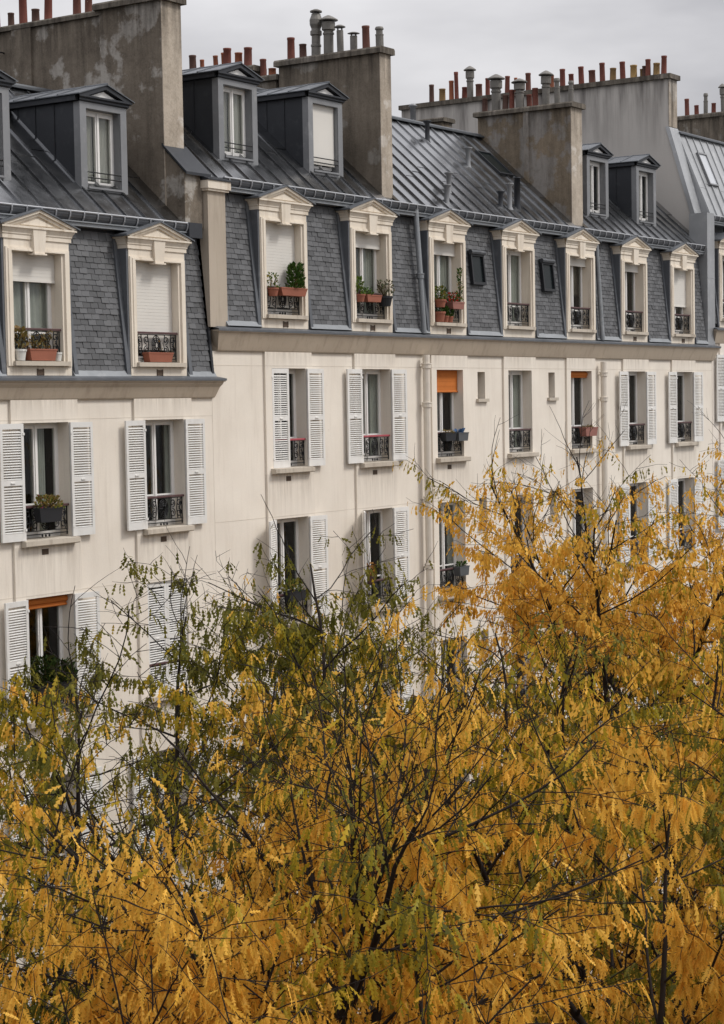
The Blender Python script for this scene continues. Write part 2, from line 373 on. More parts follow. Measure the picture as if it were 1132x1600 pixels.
def ironwork_mb(w, h=.43):
    b = MB(); hw = w/2
    def bar(x0, x1, z0, z1, d=.016): b.box(x0, x1, -d/2, d/2, z0, z1)
    bar(-hw, hw, 0, .016); bar(-hw, hw, h-.014, h); bar(-hw, hw, .055, .067)
    for x in (-hw+.012, hw-.012): bar(x-.008, x+.008, -.03, h)
    def spiral(cx, cz, r, a0, turns, s=1, n=14):
        return [(cx+s*r*(1-.72*i/n)*math.cos(a0+turns*2*math.pi*i/n), 0, cz+r*(1-.72*i/n)*math.sin(a0+turns*2*math.pi*i/n)) for i in range(n+1)]
    def curve(p): b.tube(p, .011, 4)
    m = h*.5+.03
    for s in (-1, 1):
        for cx in (.36, .215):
            x = s*hw*cx/.45 if hw > .3 else s*cx*.8
            curve(spiral(x, m+.085, .07, -math.pi/2, 1.35, s)); curve(spiral(x, m-.085, .075, math.pi/2, -1.35, s))
            curve([(x-s*.03, 0, .07), (x-s*.055, 0, m), (x-s*.03, 0, h-.01)])
        curve([(s*(hw-.05), 0, .06), (s*(hw-.075), 0, m), (s*(hw-.05), 0, h-.01)])
    # ornate oval centre
    for k in range(4):
        rx, rz = .115-.026*k, .165-.036*k
        b.tube([(rx*math.cos(a), -.004*k, m+rz*math.sin(a)) for a in np.linspace(0, 2*math.pi, 17)], .0095, 4)
    for a in np.linspace(0, 2*math.pi, 9)[:-1]:
        b.tube([(.03*math.cos(a), -.01, m+.04*math.sin(a)), (.11*math.cos(a), 0, m+.16*math.sin(a))], .012, 4)
    for x in (-.08, 0, .08): b.lathe((x, 0, 0), [(.001, -.045), (.016, -.03), (.018, -.015), (.006, 0)], 6)
    return b
def shutter_frame_mb(w, h):
    """hinge edge at x=0, leaf to +x, z from 0, front y=0 .. back y=.034"""
    b = MB(); s = .058; t = .034; mid = h*.475
    b.box(0, s, 0, t, 0, h); b.box(w-s, w, 0, t, 0, h)
    b.box(s, w-s, .001, t-.001, h-.085, h); b.box(s, w-s, .001, t-.001, 0, .125); b.box(s, w-s, .001, t-.001, mid, mid+.085)
    b.box(w*.42, w*.6, -.014, .001, mid+.03, mid+.05)      # latch
    b.box(-.012, .03, -.01, .0, h*.9, h*.9+.04); b.box(-.012, .03, -.01, .0, h*.08, h*.08+.04)
    return b
def slat_mb(w):
    s = .058; x0, x1 = s-.004, w-s+.004
    return MB().add([(x0,.003,0),(x1,.003,0),(x1,.031,.017),(x0,.031,.017),(x0,.003,.009),(x1,.003,.009),(x1,.031,.026),(x0,.031,.026)],
                    [(0,3,2,1),(4,5,6,7),(0,1,5,4),(1,2,6,5),(2,3,7,6),(3,0,4,7)])
def slat_heights(h, pitch=.0405):
    mid = h*.475; zs = []
    z = .129
    while z < mid-.034: zs.append(z); z += pitch
    z = mid+.089
    while z < h-.085-.034: zs.append(z); z += pitch
    return zs
SLATS = {}
def shutter(bld, hx, z0, w, h, side, ang=0, mat='shutter', y=-.045, limit=300):
    """side -1: leaf opened to the left of hinge hx, +1 to the right; ang = degrees swung out from the wall; ang>=180 closed"""
    if ang == 0 and y < 0: ang = random.Random(int(hx*31+z0*17)).choice((0, .6, 1.2, 2.0, 3.0))
    a = R(ang)
    if side > 0: mw = T(hx, y, z0) @ Matrix.Rotation(-a, 4, 'Z')
    else: mw = T(hx, y, z0) @ Matrix.Rotation(a, 4, 'Z') @ Matrix.Scale(-1, 4, (1, 0, 0))
    fm = cached(('shf', w, h, mat), lambda: shutter_frame_mb(w, h).mesh('shutter', MAT[mat]))
    sh = obj('shutter', fm, bld, mw)
    zs = slat_heights(h); n = SLATS.get(bld, 0)
    if n+len(zs) <= limit:
        sm = cached(('slat', w, mat), lambda: slat_mb(w).mesh('slat', MAT[mat]))
        for z in zs: obj('slat', sm, sh, mw @ T(0, 0, z))
        SLATS[bld] = n+len(zs)
    else:
        def mk():
            b = MB()
            for z in zs:
                q = slat_mb(w); b.add([(x, yy, zz+z) for x, yy, zz in q.v], q.f)
            return b.mesh('slats', MAT[mat])
        o = obj('slats', cached(('slats', w, h, mat), mk), sh, mw); o['kind'] = 'stuff'
    return sh
def sill_mb(w, d=.12):
    hw = w/2
    return MB().prism([(-d, -.085), (-d+.02, -.1), (.2, -.1), (.2, .02), (-d, -.008)], 'x', -hw, hw)
def window(bld, cx, z0, z1, w=1.07, yf=0, depth=.24, curtain=None, blind=None, blind_h=.3, rail='handrail', sill=True, bar=.29, vent=False):
    h = z1-z0; mw = T(cx, yf+depth, z0)
    win = obj('window', cached(('cas', w, round(h, 3), bar), lambda: casement_mb(w, h, bar).mesh('window', MAT['white'])), bld, mw)
    pm = cached(('pane', w, round(h, 3)), lambda: [q.mesh('pane', MAT['glass']) for q in pane_mb(w, h)])
    for q in pm: obj('pane', q, win, mw)
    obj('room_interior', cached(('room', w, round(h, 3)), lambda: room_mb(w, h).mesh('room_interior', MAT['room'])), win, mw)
    for k, (a, b_) in enumerate(curtain or []):
        obj('curtain', curtain_mb(w, h, a, b_, int(cx*10) % 7+k).mesh('curtain', MAT['curtain'], True), win, mw)
    if blind:
        b = MB(); hw = w/2-.012; yy = -.10
        b.box(-hw, hw, yy, yy+.012, h-blind_h, h-.004); b.tube([(-hw, yy+.0, h-blind_h), (hw, yy+.0, h-blind_h)], .02, 8)
        if blind_h < .4: b.tube([(-hw, yy+.02, h-.075), (hw, yy+.02, h-.075)], .06, 10)
        for k in range(1, int(blind_h/.11)): b.box(-hw, hw, yy-.004, yy, h-blind_h+k*.11, h-blind_h+k*.11+.008)
        obj('roller_blind', b.mesh('roller_blind', MAT[blind]), win, mw)
    if sill: obj('sill', cached(('sill', w), lambda: sill_mb(w+.17).mesh('sill', MAT['sill'])), win, T(cx, yf, z0))
    if rail:
        ry = yf+.05; rw = w-.06
        ir = obj('railing', cached(('iron', rw), lambda: ironwork_mb(rw).mesh('railing', MAT['iron'])), bld, T(cx, ry, z0+.07))
        obj('handrail', cached(('hr', rw, rail), lambda: MB().prism([(-.028, .0), (.028, 0), (.028, .022), (.018, .034), (-.018, .034), (-.028, .022)], 'x', -rw/2-.02, rw/2+.02).mesh('handrail', MAT[rail])), ir, T(cx, ry, z0+.505))
    if vent:
        v = MB().box(-.075, .075, -.006, .02, -.045, .045)
        for k in range(4): v.box(-.06, .06, -.012, -.006, -.035+k*.019, -.026+k*.019)
        obj('vent_grille', cached('vent', lambda: v.mesh('vent_grille', MAT['vent'])), bld, T(cx-.08, yf, z0-.2))
    return win

# ---- stone dormer (local: x centred, y=0 front of surround, z=0 base)
def dormer_surround_mb():
    b = MB(); yb = .34; z_s, z_t = .17, 1.95
    b.box(-.73, .73, 0, yb, 0, z_s)
    for s in (-1, 1):
        x0, x1 = sorted((s*.73, s*.55)); b.box(x0, x1, 0, yb, z_s, z_t)
        x0, x1 = sorted((s*.715, s*.60)); b.box(x0, x1, -.022, 0, z_s, z_t+.06)      # moulded architrave
        x0, x1 = sorted((s*.665, s*.60)); b.box(x0, x1, -.036, -.022, z_s, z_t+.03)
    b.box(-.73, .73, 0, yb, z_t, 2.14)
    b.box(-.60, .60, -.022, 0, z_t+.005, z_t+.06); b.box(-.60, .60, -.036, -.022, z_t+.005, z_t+.03)
    return b
def dormer_pediment_mb():
    b = MB(); yb = .34
    # entablature: stepped profile with returns
    prof = [(.0, 2.14), (-.02, 2.14), (-.02, 2.20), (-.033, 2.215), (-.033, 2.235), (-.068, 2.30), (-.09, 2.305), (-.09, 2.335), (.0, 2.335)]
    e = [-p[0] for p in prof]
    b.prism(prof, 'x', -.75, .75, [-q for q in e], e)
    # end returns going back to the roof
    for s in (-1, 1):
        pts = [(s*(.75-p[0]), p[1]) for p in prof[1:-1]]+[(s*.73, 2.335), (s*.73, 2.14)]
        b.prism(pts if s < 0 else pts[::-1], 'y', .002, yb)
    # raking cornices
    zb, za, hw = 2.335, 2.585, .84
    for s in (-1, 1):
        for (y0, d0, d1) in ((-.09, 0, .05), (-.05, .052, .10)):
            k = (za-zb)/hw
            pts = [(s*hw, zb+.028-d1 if d1 < .028 else zb), (0, za+.028-d1), (0, za+.028-d0), (s*hw, zb+.028-d0 if d0 < .028 else zb)]
            pts = [(s*(hw-max(0, d1-.028)/k), zb), (0, za+.028-d1), (0, za+.028-d0), (s*(hw-max(0, d0-.028)/k), max(zb, zb+.028-d0))]
            b.prism(pts if s > 0 else pts[::-1], 'y', y0, .1)
    b.prism([(-hw, zb), (hw, zb), (0, za)], 'y', -.012, yb)
    # raised inner triangle
    b.prism([(-.38, zb+.028), (.38, zb+.028), (0, zb+.135)], 'y', -.035, -.012)
    return b
def dormer_keystone_mb():
    return MB().add([(-.115,-.06,1.93),(.115,-.06,1.93),(.15,-.075,2.325),(-.15,-.075,2.325),(-.115,.1,1.93),(.115,.1,1.93),(.15,.1,2.325),(-.15,.1,2.325)],
                    [(0,1,2,3),(0,4,5,1),(1,5,6,2),(3,2,6,7),(0,3,7,4)]).box(-.14, .14, -.085, .05, 1.905, 1.93)
def dormer_roof_mb():
    b = MB(); hw = .88; z0, z1 = 2.365, 2.632; t = .022
    for s in (-1, 1):
        b.prism([(0, z1), (0, z1-t), (s*hw, z0-t), (s*hw, z0)] if s > 0 else [(0, z1), (s*hw, z0), (s*hw, z0-t), (0, z1-t)], 'y', -.115, .5)
        b.prism([(s*hw, z0-.03), (s*hw, z0+.004), (s*(hw+.012), z0+.004), (s*(hw+.012), z0-.03)], 'y', -.115, .5)
    b.tube([(0, -.115, z1), (0, .5, z1)], .012, 6)
    return b
def dormer_cheek_mb(s):
    x0, x1 = sorted((s*.732, s*.775)); b = MB().prism([(-.0+.012, .02), (.36, .02), (.36, 2.14), (.012, 2.14)], 'x', x0, x1)
    x0, x1 = sorted((s*.775, s*.86))                       # flashing lying on the slates
    b.prism([(-.03, .03), (.03, .03), (.03+.24, 2.3), (.21, 2.3)], 'x', x0, x1)
    return b
def stone_dormer(bld, cx, zb, blind=None, blind_h=.3, curtain=None, rail='handrail', drip=True):
    mw = T(cx, 0, zb)
    d = obj('stone_dormer', cached('ds', lambda: dormer_surround_mb().mesh('stone_dormer', MAT['stone'])), bld, mw)
    obj('pediment', cached('dp', lambda: dormer_pediment_mb().mesh('pediment', MAT['stone'])), d, mw)
    obj('keystone', cached('dk', lambda: dormer_keystone_mb().mesh('keystone', MAT['stone'])), d, mw)
    obj('dormer_roof', cached('dr', lambda: dormer_roof_mb().mesh('dormer_roof', MAT['zinc_mid'])), d, mw)
    for s in (-1, 1): obj('cheek', cached(('dc', s), lambda: dormer_cheek_mb(s).mesh('cheek', MAT['zinc_mid'])), d, mw)
    obj('sill', cached('dsill', lambda: MB().prism([(-.09, .175), (-.09, .245), (.25, .262), (.25, .175)], 'x', -.62, .62).mesh('sill', MAT['sill'])), d, mw)
    w, z0, z1 = 1.1, .25, 1.95; h = z1-z0; m2 = T(cx, .24, zb+z0)
    obj('casement', cached(('cas', w, round(h, 3), .26), lambda: casement_mb(w, h, .26).mesh('casement', MAT['white'])), d, m2)
    for q in cached(('pane', w, round(h, 3)), lambda: [q.mesh('pane', MAT['glass']) for q in pane_mb(w, h)]): obj('pane', q, d, m2)
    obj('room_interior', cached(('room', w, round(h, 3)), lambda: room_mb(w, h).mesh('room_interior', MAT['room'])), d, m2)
    for k, (a, b_) in enumerate(curtain or []): obj('curtain', curtain_mb(w, h, a, b_, int(cx*7) % 9+k).mesh('curtain', MAT['curtain'], True), d, m2)
    if blind:
        b = MB(); hw = w/2-.006; yy = -.085
        b.box(-hw, hw, yy, yy+.014, h-blind_h, h-.003)
        for k in range(int(blind_h/.055)): b.box(-hw, hw, yy-.003, yy, h-blind_h+k*.055, h-blind_h+k*.055+.047)
        b.box(-hw, hw, yy-.012, yy+.02, h-blind_h-.035, h-blind_h)
        obj('roller_blind', b.mesh('roller_blind', MAT[blind]), d, m2)
    if rail:
        rw = 1.06
        obj('railing', cached(('iron', rw), lambda: ironwork_mb(rw).mesh('railing', MAT['iron'])), d, T(cx, .06, zb+.30))
        obj('handrail', cached(('hr', rw, rail), lambda: MB().prism([(-.028, .0), (.028, 0), (.028, .022), (.018, .034), (-.018, .034), (-.028, .022)], 'x', -rw/2-.012, rw/2+.012).mesh('handrail', MAT[rail])), d, T(cx, .06, zb+.735))
    if drip: obj('drain_hole', cached('drip', lambda: MB().box(-.055, .055, -.012, .02, .03, .12).box(-.075, -.055, -.018, .02, .02, .13).box(.055, .075, -.018, .02, .02, .13).mesh('drain_hole', MAT['vent'])), d, mw)
    return d

# ---- zinc dormer on the upper slope (local: x centred, y=0 front, z=0 base of front)
def zinc_dormer(bld, cx, zb, yf=.7, blind=None, curtain=None, rail=True):
    mw = T(cx, yf, zb); H, hw, o, ob, ot = 1.47, .585, .43, .07, 1.37
    def frame():
        b = MB()
        for s in (-1, 1):
            x0, x1 = sorted((s*hw, s*o)); b.box(x0, x1, -.02, .12, -.05, H)
        b.box(-o, o, -.02, .12, ot, H); b.box(-o, o, -.02, .25, -.05, ob); b.box(-o-.0, o, -.05, -.02, .04, ob+.004)
        for s in (-1, 1):
            x0, x1 = sorted((s*(o+.002), s*(o-.012))); b.box(x0, x1, .0, .3, ob, ot)
        return b
    d = obj('zinc_dormer', cached('zf', lambda: frame().mesh('zinc_dormer', MAT['zinc_frame'])), bld, mw)
    def cheek(s):
        b = MB(); x0, x1 = sorted((s*(hw-.03), s*(hw-.003)))
        b.prism([(.12, -.2), (.12, H), (2.0, H), (2.0, 1.5)], 'x', x0, x1)
        x0, x1 = sorted((s*hw-.003*s, s*(hw+.012)))
        for y in (.55, .98, 1.38): b.box(x0, x1, y, y+.016, max(-.1, y*.9-.2), H)
        return b
    for s in (-1, 1): obj('cheek', cached(('zc', s), lambda: cheek(s).mesh('cheek', MAT['zinc_dark'])), d, mw)
    def ped():
        b = MB()
        prof = [(-.02, H), (-.06, H+.02), (-.06, H+.045), (-.1, H+.07), (-.1, H+.10), (0, H+.10)]
        e = [-p[0]-.02 for p in prof]; b.prism(prof, 'x', -hw, hw, [-q for q in e], e)
        b.prism([(-.67, H+.10), (.67, H+.10), (0, H+.315)], 'y', -.01, .1)
        for s in (-1, 1):
            pts = [(s*.67, H+.10), (s*.45, H+.10), (0, H+.245), (0, H+.315)]
            b.prism(pts if s < 0 else pts[::-1], 'y', -.1, -.01)
            x0, x1 = sorted((s*hw, s*(hw+.08))); b.box(x0, x1, .002, 1.95, H+.01, H+.10)
        return b
    obj('pediment', cached('zp', lambda: ped().mesh('pediment', MAT['zinc_dark'])), d, mw)
    obj('tympanum', cached('zt', lambda: MB().prism([(-.34, H+.105), (.34, H+.105), (0, H+.215)], 'y', -.03, -.01).mesh('tympanum', MAT['white'])), d, mw)
    def roof():
        b = MB()
        for s in (-1, 1):
            pts = [(0, H+.335), (0, H+.318), (s*.70, H+.098), (s*.70, H+.115)]
            b.prism(pts if s > 0 else pts[::-1], 'y', -.125, 2.25)
            for y in (.35, .85, 1.35, 1.85):
                pts = [(0, H+.36), (0, H+.33), (s*.70, H+.11), (s*.70, H+.135)]; b.prism(pts if s > 0 else pts[::-1], 'y', y, y+.03)
        b.tube([(0, -.125, H+.335), (0, 2.25, H+.335)], .022, 6); return b
    obj('dormer_roof', cached('zr', lambda: roof().mesh('dormer_roof', MAT['zinc_mid'])), d, mw)
    w, h = .84, ot-ob; m2 = T(cx, yf+.14, zb+ob)
    obj('casement', cached(('cas', w, round(h, 3), 0), lambda: casement_mb(w, h, 0).mesh('casement', MAT['white'])), d, m2)
    for q in cached(('pane', w, round(h, 3)), lambda: [q.mesh('pane', MAT['glass']) for q in pane_mb(w, h)]): obj('pane', q, d, m2)
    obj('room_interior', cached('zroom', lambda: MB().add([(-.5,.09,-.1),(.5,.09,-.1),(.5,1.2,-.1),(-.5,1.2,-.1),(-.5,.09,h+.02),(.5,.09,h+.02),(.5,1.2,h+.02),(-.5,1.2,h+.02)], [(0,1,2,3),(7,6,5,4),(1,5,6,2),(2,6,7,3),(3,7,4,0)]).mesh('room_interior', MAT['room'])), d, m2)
    for k, (a, b_) in enumerate(curtain or []): obj('curtain', curtain_mb(w, h, a, b_, int(cx*7) % 9+k).mesh('curtain', MAT['white'], True), d, m2)
    if blind: obj('roller_blind', MB().box(-.405, .405, -.07, -.055, .16, h-.003).box(-.405, .405, -.08, -.05, .13, .16).mesh('roller_blind', MAT[blind]), d, m2)
    if rail: obj('guard_rail', cached('zrail', lambda: MB().tube([(-o, .0, ob+.16), (o, .0, ob+.16)], .011, 6).tube([(-o, .0, ob+.25), (o, .0, ob+.25)], .011, 6).mesh('guard_rail', MAT['iron'])), d, mw)
    return d

# ---- slates
SL_W, SL_H = .185, .094
def slate_variant(k):
    rnd = random.Random(100+k); g = rnd.uniform(.07, .122); c = (g*.99, g, g*1.035)
    if rnd.random() < .08: c = (.17, .172, .175)
    j = [rnd.uniform(-.006, .006) for _ in range(4)]; w = SL_W/2-.0045; t0 = .013+rnd.uniform(0, .007); L = SL_H+.05; tw = rnd.uniform(-.004, .004)
    # local x across, y out of slope, z up slope; exposed lower edge at z=0
    return MB().box(-w, w, -t0, 0, 0, L, c), (j, tw), c
def slate_mesh(k):
    b, (j, tw), c = slate_variant(k); v = [list(q) for q in b.v]
    for q in v:
        if q[2] == 0: q[2] += j[0] if q[0] < 0 else j[1]; q[1] -= .004
        else: q[1] += .013
        if q[0] > 0: q[1] += tw
    b.v = [tuple(q) for q in v]; return b
NV = 14
def slope_slates(bld, spans, zb, rows, y0, y1, ztop, limit=300, key=None):
    """spans: (x0,x1) slate fields; slope from (y0, zb) to (y1, ztop)"""
    ang = math.atan2(y1-y0, ztop-zb); rot = Matrix.Rotation(-ang, 4, 'X'); items = []
    for (a, b) in spans:
        bed = MB().prism([(y0+.03, zb-.1), (y0+.25, zb-.1), (y1+.25, ztop+.12), (y1+.03, ztop+.12)], 'x', a-.07, b+.07)
        sl = obj('mansard_slope', bed.mesh('mansard_slope', MAT['slate_bed']), bld)
        for r in range(rows):
            off = (r % 2)*SL_W/2; x = math.ceil((a-off)/SL_W)*SL_W+off
            while x < b+.075:
                if x > a-.075: items.append((x, r, sl))
                x += SL_W
    meshes = [cached(('slate', k), lambda: slate_mesh(k).mesh('slate', MAT['slate'])) for k in range(NV)]
    base = T(0, y0+.012, zb) @ rot
    items.sort(key=key or (lambda q: q[0])); rest = {}; rnd = random.Random(int(spans[0][0]*10))
    for i, (x, r, sl) in enumerate(items):
        k = rnd.randrange(NV); dz = r*SL_H+rnd.uniform(-.003, .003)
        mw = T(x, 0, 0) @ base @ T(0, 0, dz)
        if i < limit: obj('slate', meshes[k], sl, mw)
        else:
            b = slate_mesh(k); rest.setdefault(sl, MB()).add([mw @ Vector(q) for q in b.v], b.f, slate_variant(k)[2])
    for sl, m in rest.items():
        o = obj('slates', m.mesh('slates', MAT['slate']), sl); o['kind'] = 'stuff'

# ---- zinc roof slope with batten seams
def zinc_roof(bld, spans, yb, zb, yt, zt, mat='zinc', step=.5, ridge=True, back=6.5):
    L = math.hypot(yt-yb, zt-zb); ang = math.atan2(zt-zb, yt-yb)
    x0, x1 = min(s[0] for s in spans), max(s[1] for s in spans)
    deck = MB().prism([(yb, zb-.03), (yt, zt-.03), (yt+back, zt+.1), (yt+back, zb-1.5), (yb+.75, zb-1.5), (yb+.75, zb-.1), (yb, zb-.06)], 'x', x0, x1)
    rf = obj('zinc_roof', deck.mesh('zinc_roof', MAT[mat]), bld)
    base = T(0, yb, zb) @ Matrix.Rotation(ang, 4, 'X')
    pm = {}
    for (a, b) in spans:
        n = max(1, round((b-a)/step)); w = (b-a)/n
        for i in range(n):
            xa = a+i*w; key = ('zp', round(w, 4), round(L, 3), mat, i % 3)
            def mk():
                rnd = random.Random(i % 3); q = MB(); s1 = L*(.34+.12*(i % 3)/2)
                q.box(.015, w-.015, 0, s1+.03, -.004, .006+rnd.uniform(0, .004)); q.box(.015, w-.015, s1, L, -.002, .014+rnd.uniform(0, .004))
                return q.mesh('zinc_panel', MAT[mat])
            obj('zinc_panel', cached(key, mk), rf, T(xa, 0, 0) @ base)
            if i > 0 or True:
                obj('batten', cached(('bt', round(L, 3), mat), lambda: MB().prism([(-.022, -.01), (.022, -.01), (.017, .045), (-.017, .045)], 'y', -.02, L).mesh('batten', MAT[mat])), rf, T(xa, 0, 0) @ base)
    if ridge:
        obj('ridge_roll', MB().tube([(x0, yt, zt+.03), (x1, yt, zt+.03)], .05, 8).box(x0, x1, yt-.12, yt+.12, zt-.02, zt+.022).mesh('ridge_roll', MAT['zinc_mid']), rf)
    return rf
def gutter(bld, x0, x1, y, z):
    """z = height of the front rim"""
    prof = [(y-.06+.075*(1-math.cos(a))*1.0, z-.14*math.sin(a)) for a in np.linspace(0, math.pi, 9)]
    prof = prof+[(p[0]*.86+.14*(y+.015), p[1]+.012) for p in prof[::-1]]
    g = obj('gutter', MB().prism(prof, 'x', x0, x1).mesh('gutter', MAT['gutter']), bld)
    obj('gutter_rim', MB().tube([(x0, y-.06, z), (x1, y-.06, z)], .018, 6).mesh('gutter_rim', MAT['bracket']), g)
    obj('gutter_moulding', MB().box(x0, x1, y-.02, y+.16, z-.225, z-.165).box(x0, x1, y-.05, y+.16, z-.165, z-.145).mesh('gutter_moulding', MAT['zinc_blue']), g)
    bm = cached('brk', lambda: MB().tube([(0, -.065, .012), (0, -.07, -.03), (0, -.058, -.09), (0, -.02, -.15)], .015, 5).box(-.011, .011, -.065, .1, .008, .02).mesh('bracket', MAT['bracket']))
    x = x0+.15
    while x < x1: obj('bracket', bm, g, T(x, y, z)); x += .33
    return g

# ---- chimneys
def pot_mesh(r, h, mat):
    def mk():
        b = MB().lathe((0, 0, 0), [(r*1.1, 0), (r*1.06, h*.06), (r*.98, h*.1), (r*.92, h*.9), (r*1.0, h*.92), (r*1.0, h), (r*.78, h), (r*.74, h*.55), (.001, h*.55)], 14)
        return b.mesh('chimney_pot', MAT[mat], True)
    return cached(('pot', round(r, 3), round(h, 2), mat), mk)
def cowl_mesh(kind, r, h):
    def mk():
        b = MB()
        if kind == 'mushroom':
            b.lathe((0,0,0), [(r, 0), (r, h*.52), (r*1.15, h*.53), (r*1.15, h*.57), (r*1.0, h*.58), (r, h*.62), (r*1.35, h*.64), (r*1.35, h*.83), (r*1.1, h*.84)], 14)
            b.lathe((0,0,0), [(.001, h*.86), (r*1.95, h*.87), (r*1.95, h*.89), (r*1.0, h*.96), (r*.3, h), (.001, h)], 14)
        elif kind == 'tall':
            b.lathe((0,0,0), [(r, 0), (r, h*.22), (r*1.12, h*.23), (r*1.12, h*.27), (r*.95, h*.28), (r*.95, h*.45), (r*1.25, h*.47), (r*1.25, h*.55), (r, h*.57), (r, h*.6), (r*1.35, h*.68), (r*1.4, h*.78), (r*1.0, h*.88), (r, h*.9)], 14)
            b.lathe((0,0,0), [(.001, h*.93), (r*1.3, h*.94), (r*1.3, h*.965), (r*.5, h), (.001, h)], 14)
            for a in range(4): b.box(r*.8*math.cos(a*1.57)-.008, r*.8*math.cos(a*1.57)+.008, r*.8*math.sin(a*1.57)-.008, r*.8*math.sin(a*1.57)+.008, h*.88, h*.95)
        elif kind == 'capped':
            b.lathe((0,0,0), [(r, 0), (r, h*.8), (r*.85, h*.8), (r*.8, h*.5), (.001, h*.5)], 14)
            b.lathe((0,0,0), [(.001, h*.9), (r*1.7, h*.905), (r*1.7, h*.925), (r*.8, h*.98), (.001, h)], 14)
            for a in range(4): b.box(r*.85*math.cos(a*1.57)-.007, r*.85*math.cos(a*1.57)+.007, r*.85*math.sin(a*1.57)-.007, r*.85*math.sin(a*1.57)+.007, h*.75, h*.91)
        elif kind == 'banded':
            b.lathe((0,0,0), [(r, 0), (r, h*.6), (r*1.08, h*.61), (r*1.08, h*.66), (r*.85, h*.67), (r*.85, h*.86), (r*1.1, h*.87), (r*1.1, h*.93), (r*.9, h), (.001, h)], 14)
        return b.mesh('chimney_cowl', MAT['cowl'], False)
    return cached(('cowl', kind, round(r, 3), round(h, 2)), mk)
def chimney(bld, x0, x1, y0, y1, z0, ztop, mat, pots, cap=.13, over=.07, front=None, ribs=()):
    st = obj('chimney', MB().box(x0, x1, y0, y1, z0, ztop).mesh('chimney', MAT[mat]), bld)
    obj('chimney_cap', MB().prism([(x0-over, ztop), (x1+over, ztop), (x1+over, ztop+cap*.7), (x1+over-.03, ztop+cap), (x0-over+.03, ztop+cap), (x0-over, ztop+cap*.7)], 'y', y0-over, y1+over).mesh('chimney_cap', MAT['chim_cap']), st)
    if front: obj('chimney_face', MB().box(x0-.012, x1+.012, y0-.018, y0-.002, z0+.02, ztop-.002).mesh('chimney_face', MAT[front]), st)
    for (ya, yb_, za, d) in ribs: obj('chimney_rib', MB().box(x0-d, x0-.001, ya, yb_, za, ztop-.003).mesh('chimney_rib', MAT[mat]), st)
    add_pots(st, (x0+x1)/2, ztop+cap, pots)
    return st
def add_pots(st, xc, z, pots):
    for p in pots:
        y, r, h, kind = p[:4]; dx = p[4] if len(p) > 4 else 0
        rnd = random.Random(int(y*977)+int(h*100)); lean = Matrix.Rotation(rnd.uniform(-.03, .03), 4, 'X') @ Matrix.Rotation(rnd.uniform(-.03, .03), 4, 'Y')
        mw = T(xc+dx, y, z-.01) @ lean
        if kind.startswith('pot'): obj('chimney_pot', pot_mesh(r, h, kind), st, mw)
        else: obj('chimney_cowl', cowl_mesh(kind, r, h), st, mw)
#PART2
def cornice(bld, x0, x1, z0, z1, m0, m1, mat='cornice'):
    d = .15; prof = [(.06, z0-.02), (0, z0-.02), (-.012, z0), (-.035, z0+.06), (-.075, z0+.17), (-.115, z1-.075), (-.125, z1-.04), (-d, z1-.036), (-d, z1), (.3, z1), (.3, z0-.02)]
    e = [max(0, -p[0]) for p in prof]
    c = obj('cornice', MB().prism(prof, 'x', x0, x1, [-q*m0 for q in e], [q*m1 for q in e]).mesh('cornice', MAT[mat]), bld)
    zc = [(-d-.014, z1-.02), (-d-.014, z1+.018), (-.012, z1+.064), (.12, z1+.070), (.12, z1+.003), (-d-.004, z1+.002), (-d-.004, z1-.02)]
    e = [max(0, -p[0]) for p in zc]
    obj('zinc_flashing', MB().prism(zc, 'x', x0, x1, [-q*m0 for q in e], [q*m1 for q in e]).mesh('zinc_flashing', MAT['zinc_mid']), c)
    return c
def facade(bld, x0, x1, ztop, bays, rows, hw=.75, w=1.07, slits=(), mat='wall', bay=None):
    edges = [x0]
    for c in bays: edges += [c-hw, c+hw]
    edges.append(x1)
    for c in bays:
        holes = [(c-w/2, c+w/2, a, b) for a, b in rows]
        obj('wall_bay', wall_mb(c-hw, c+hw, 0, ztop, 0, .3, holes).mesh('wall_bay', MAT[bay or mat]), bld)
    for i in range(0, len(edges), 2):
        a, b = edges[i], edges[i+1]
        if b-a < .02: continue
        holes = [s for s in slits if a < s[0] < b]
        obj('wall_panel', wall_mb(a+.0005, b-.0005, 0, ztop-.003, .045, .3, holes).mesh('wall_panel', MAT[mat]), bld)
        for s in holes:
            obj('slit_window', MB().box(s[0], s[1], .24, .26, s[2], s[3]).mesh('slit_window', MAT['room']), bld)
            obj('sill', MB().box(s[0]-.07, s[1]+.07, -.02, .1, s[2]-.07, s[2]).mesh('sill', MAT['sill']), bld)
def wall_joints(bld, x0, x1, bays, hw, zs):
    """hairline joints of the rendered blocks at window-head height"""
    edges = [x0]
    for c in bays: edges += [c-hw, c+hw]
    edges.append(x1)
    for z in zs:
        for i in range(len(edges)-1):
            y = 0 if i % 2 else .045
            if edges[i+1]-edges[i] > .05: obj('wall_joint', MB().box(edges[i]+.004, edges[i+1]-.004, y-.0025, y+.01, z, z+.011).mesh('wall_joint', MAT['joint']), bld)
def drainpipe(bld, x, y, z0, z1, r=.07, mat='pipe_w', slope=0, joints=()):
    p = MB().tube([(x, y, z0), (x, y+slope, z1)], r, 12)
    o = obj('drainpipe', p.mesh('drainpipe', MAT[mat], False), bld)
    for z in joints:
        yy = y+slope*(z-z0)/(z1-z0)
        obj('pipe_collar', MB().lathe((x, yy, z), [(r+.002, -.05), (r+.02, -.045), (r+.02, .03), (r+.03, .035), (r+.03, .055), (r+.002, .06)], 12).box(x-.02, x+.02, yy+r, yy+r+.08, z-.02, z+.0).mesh('pipe_collar', MAT[mat]), o)
    return o
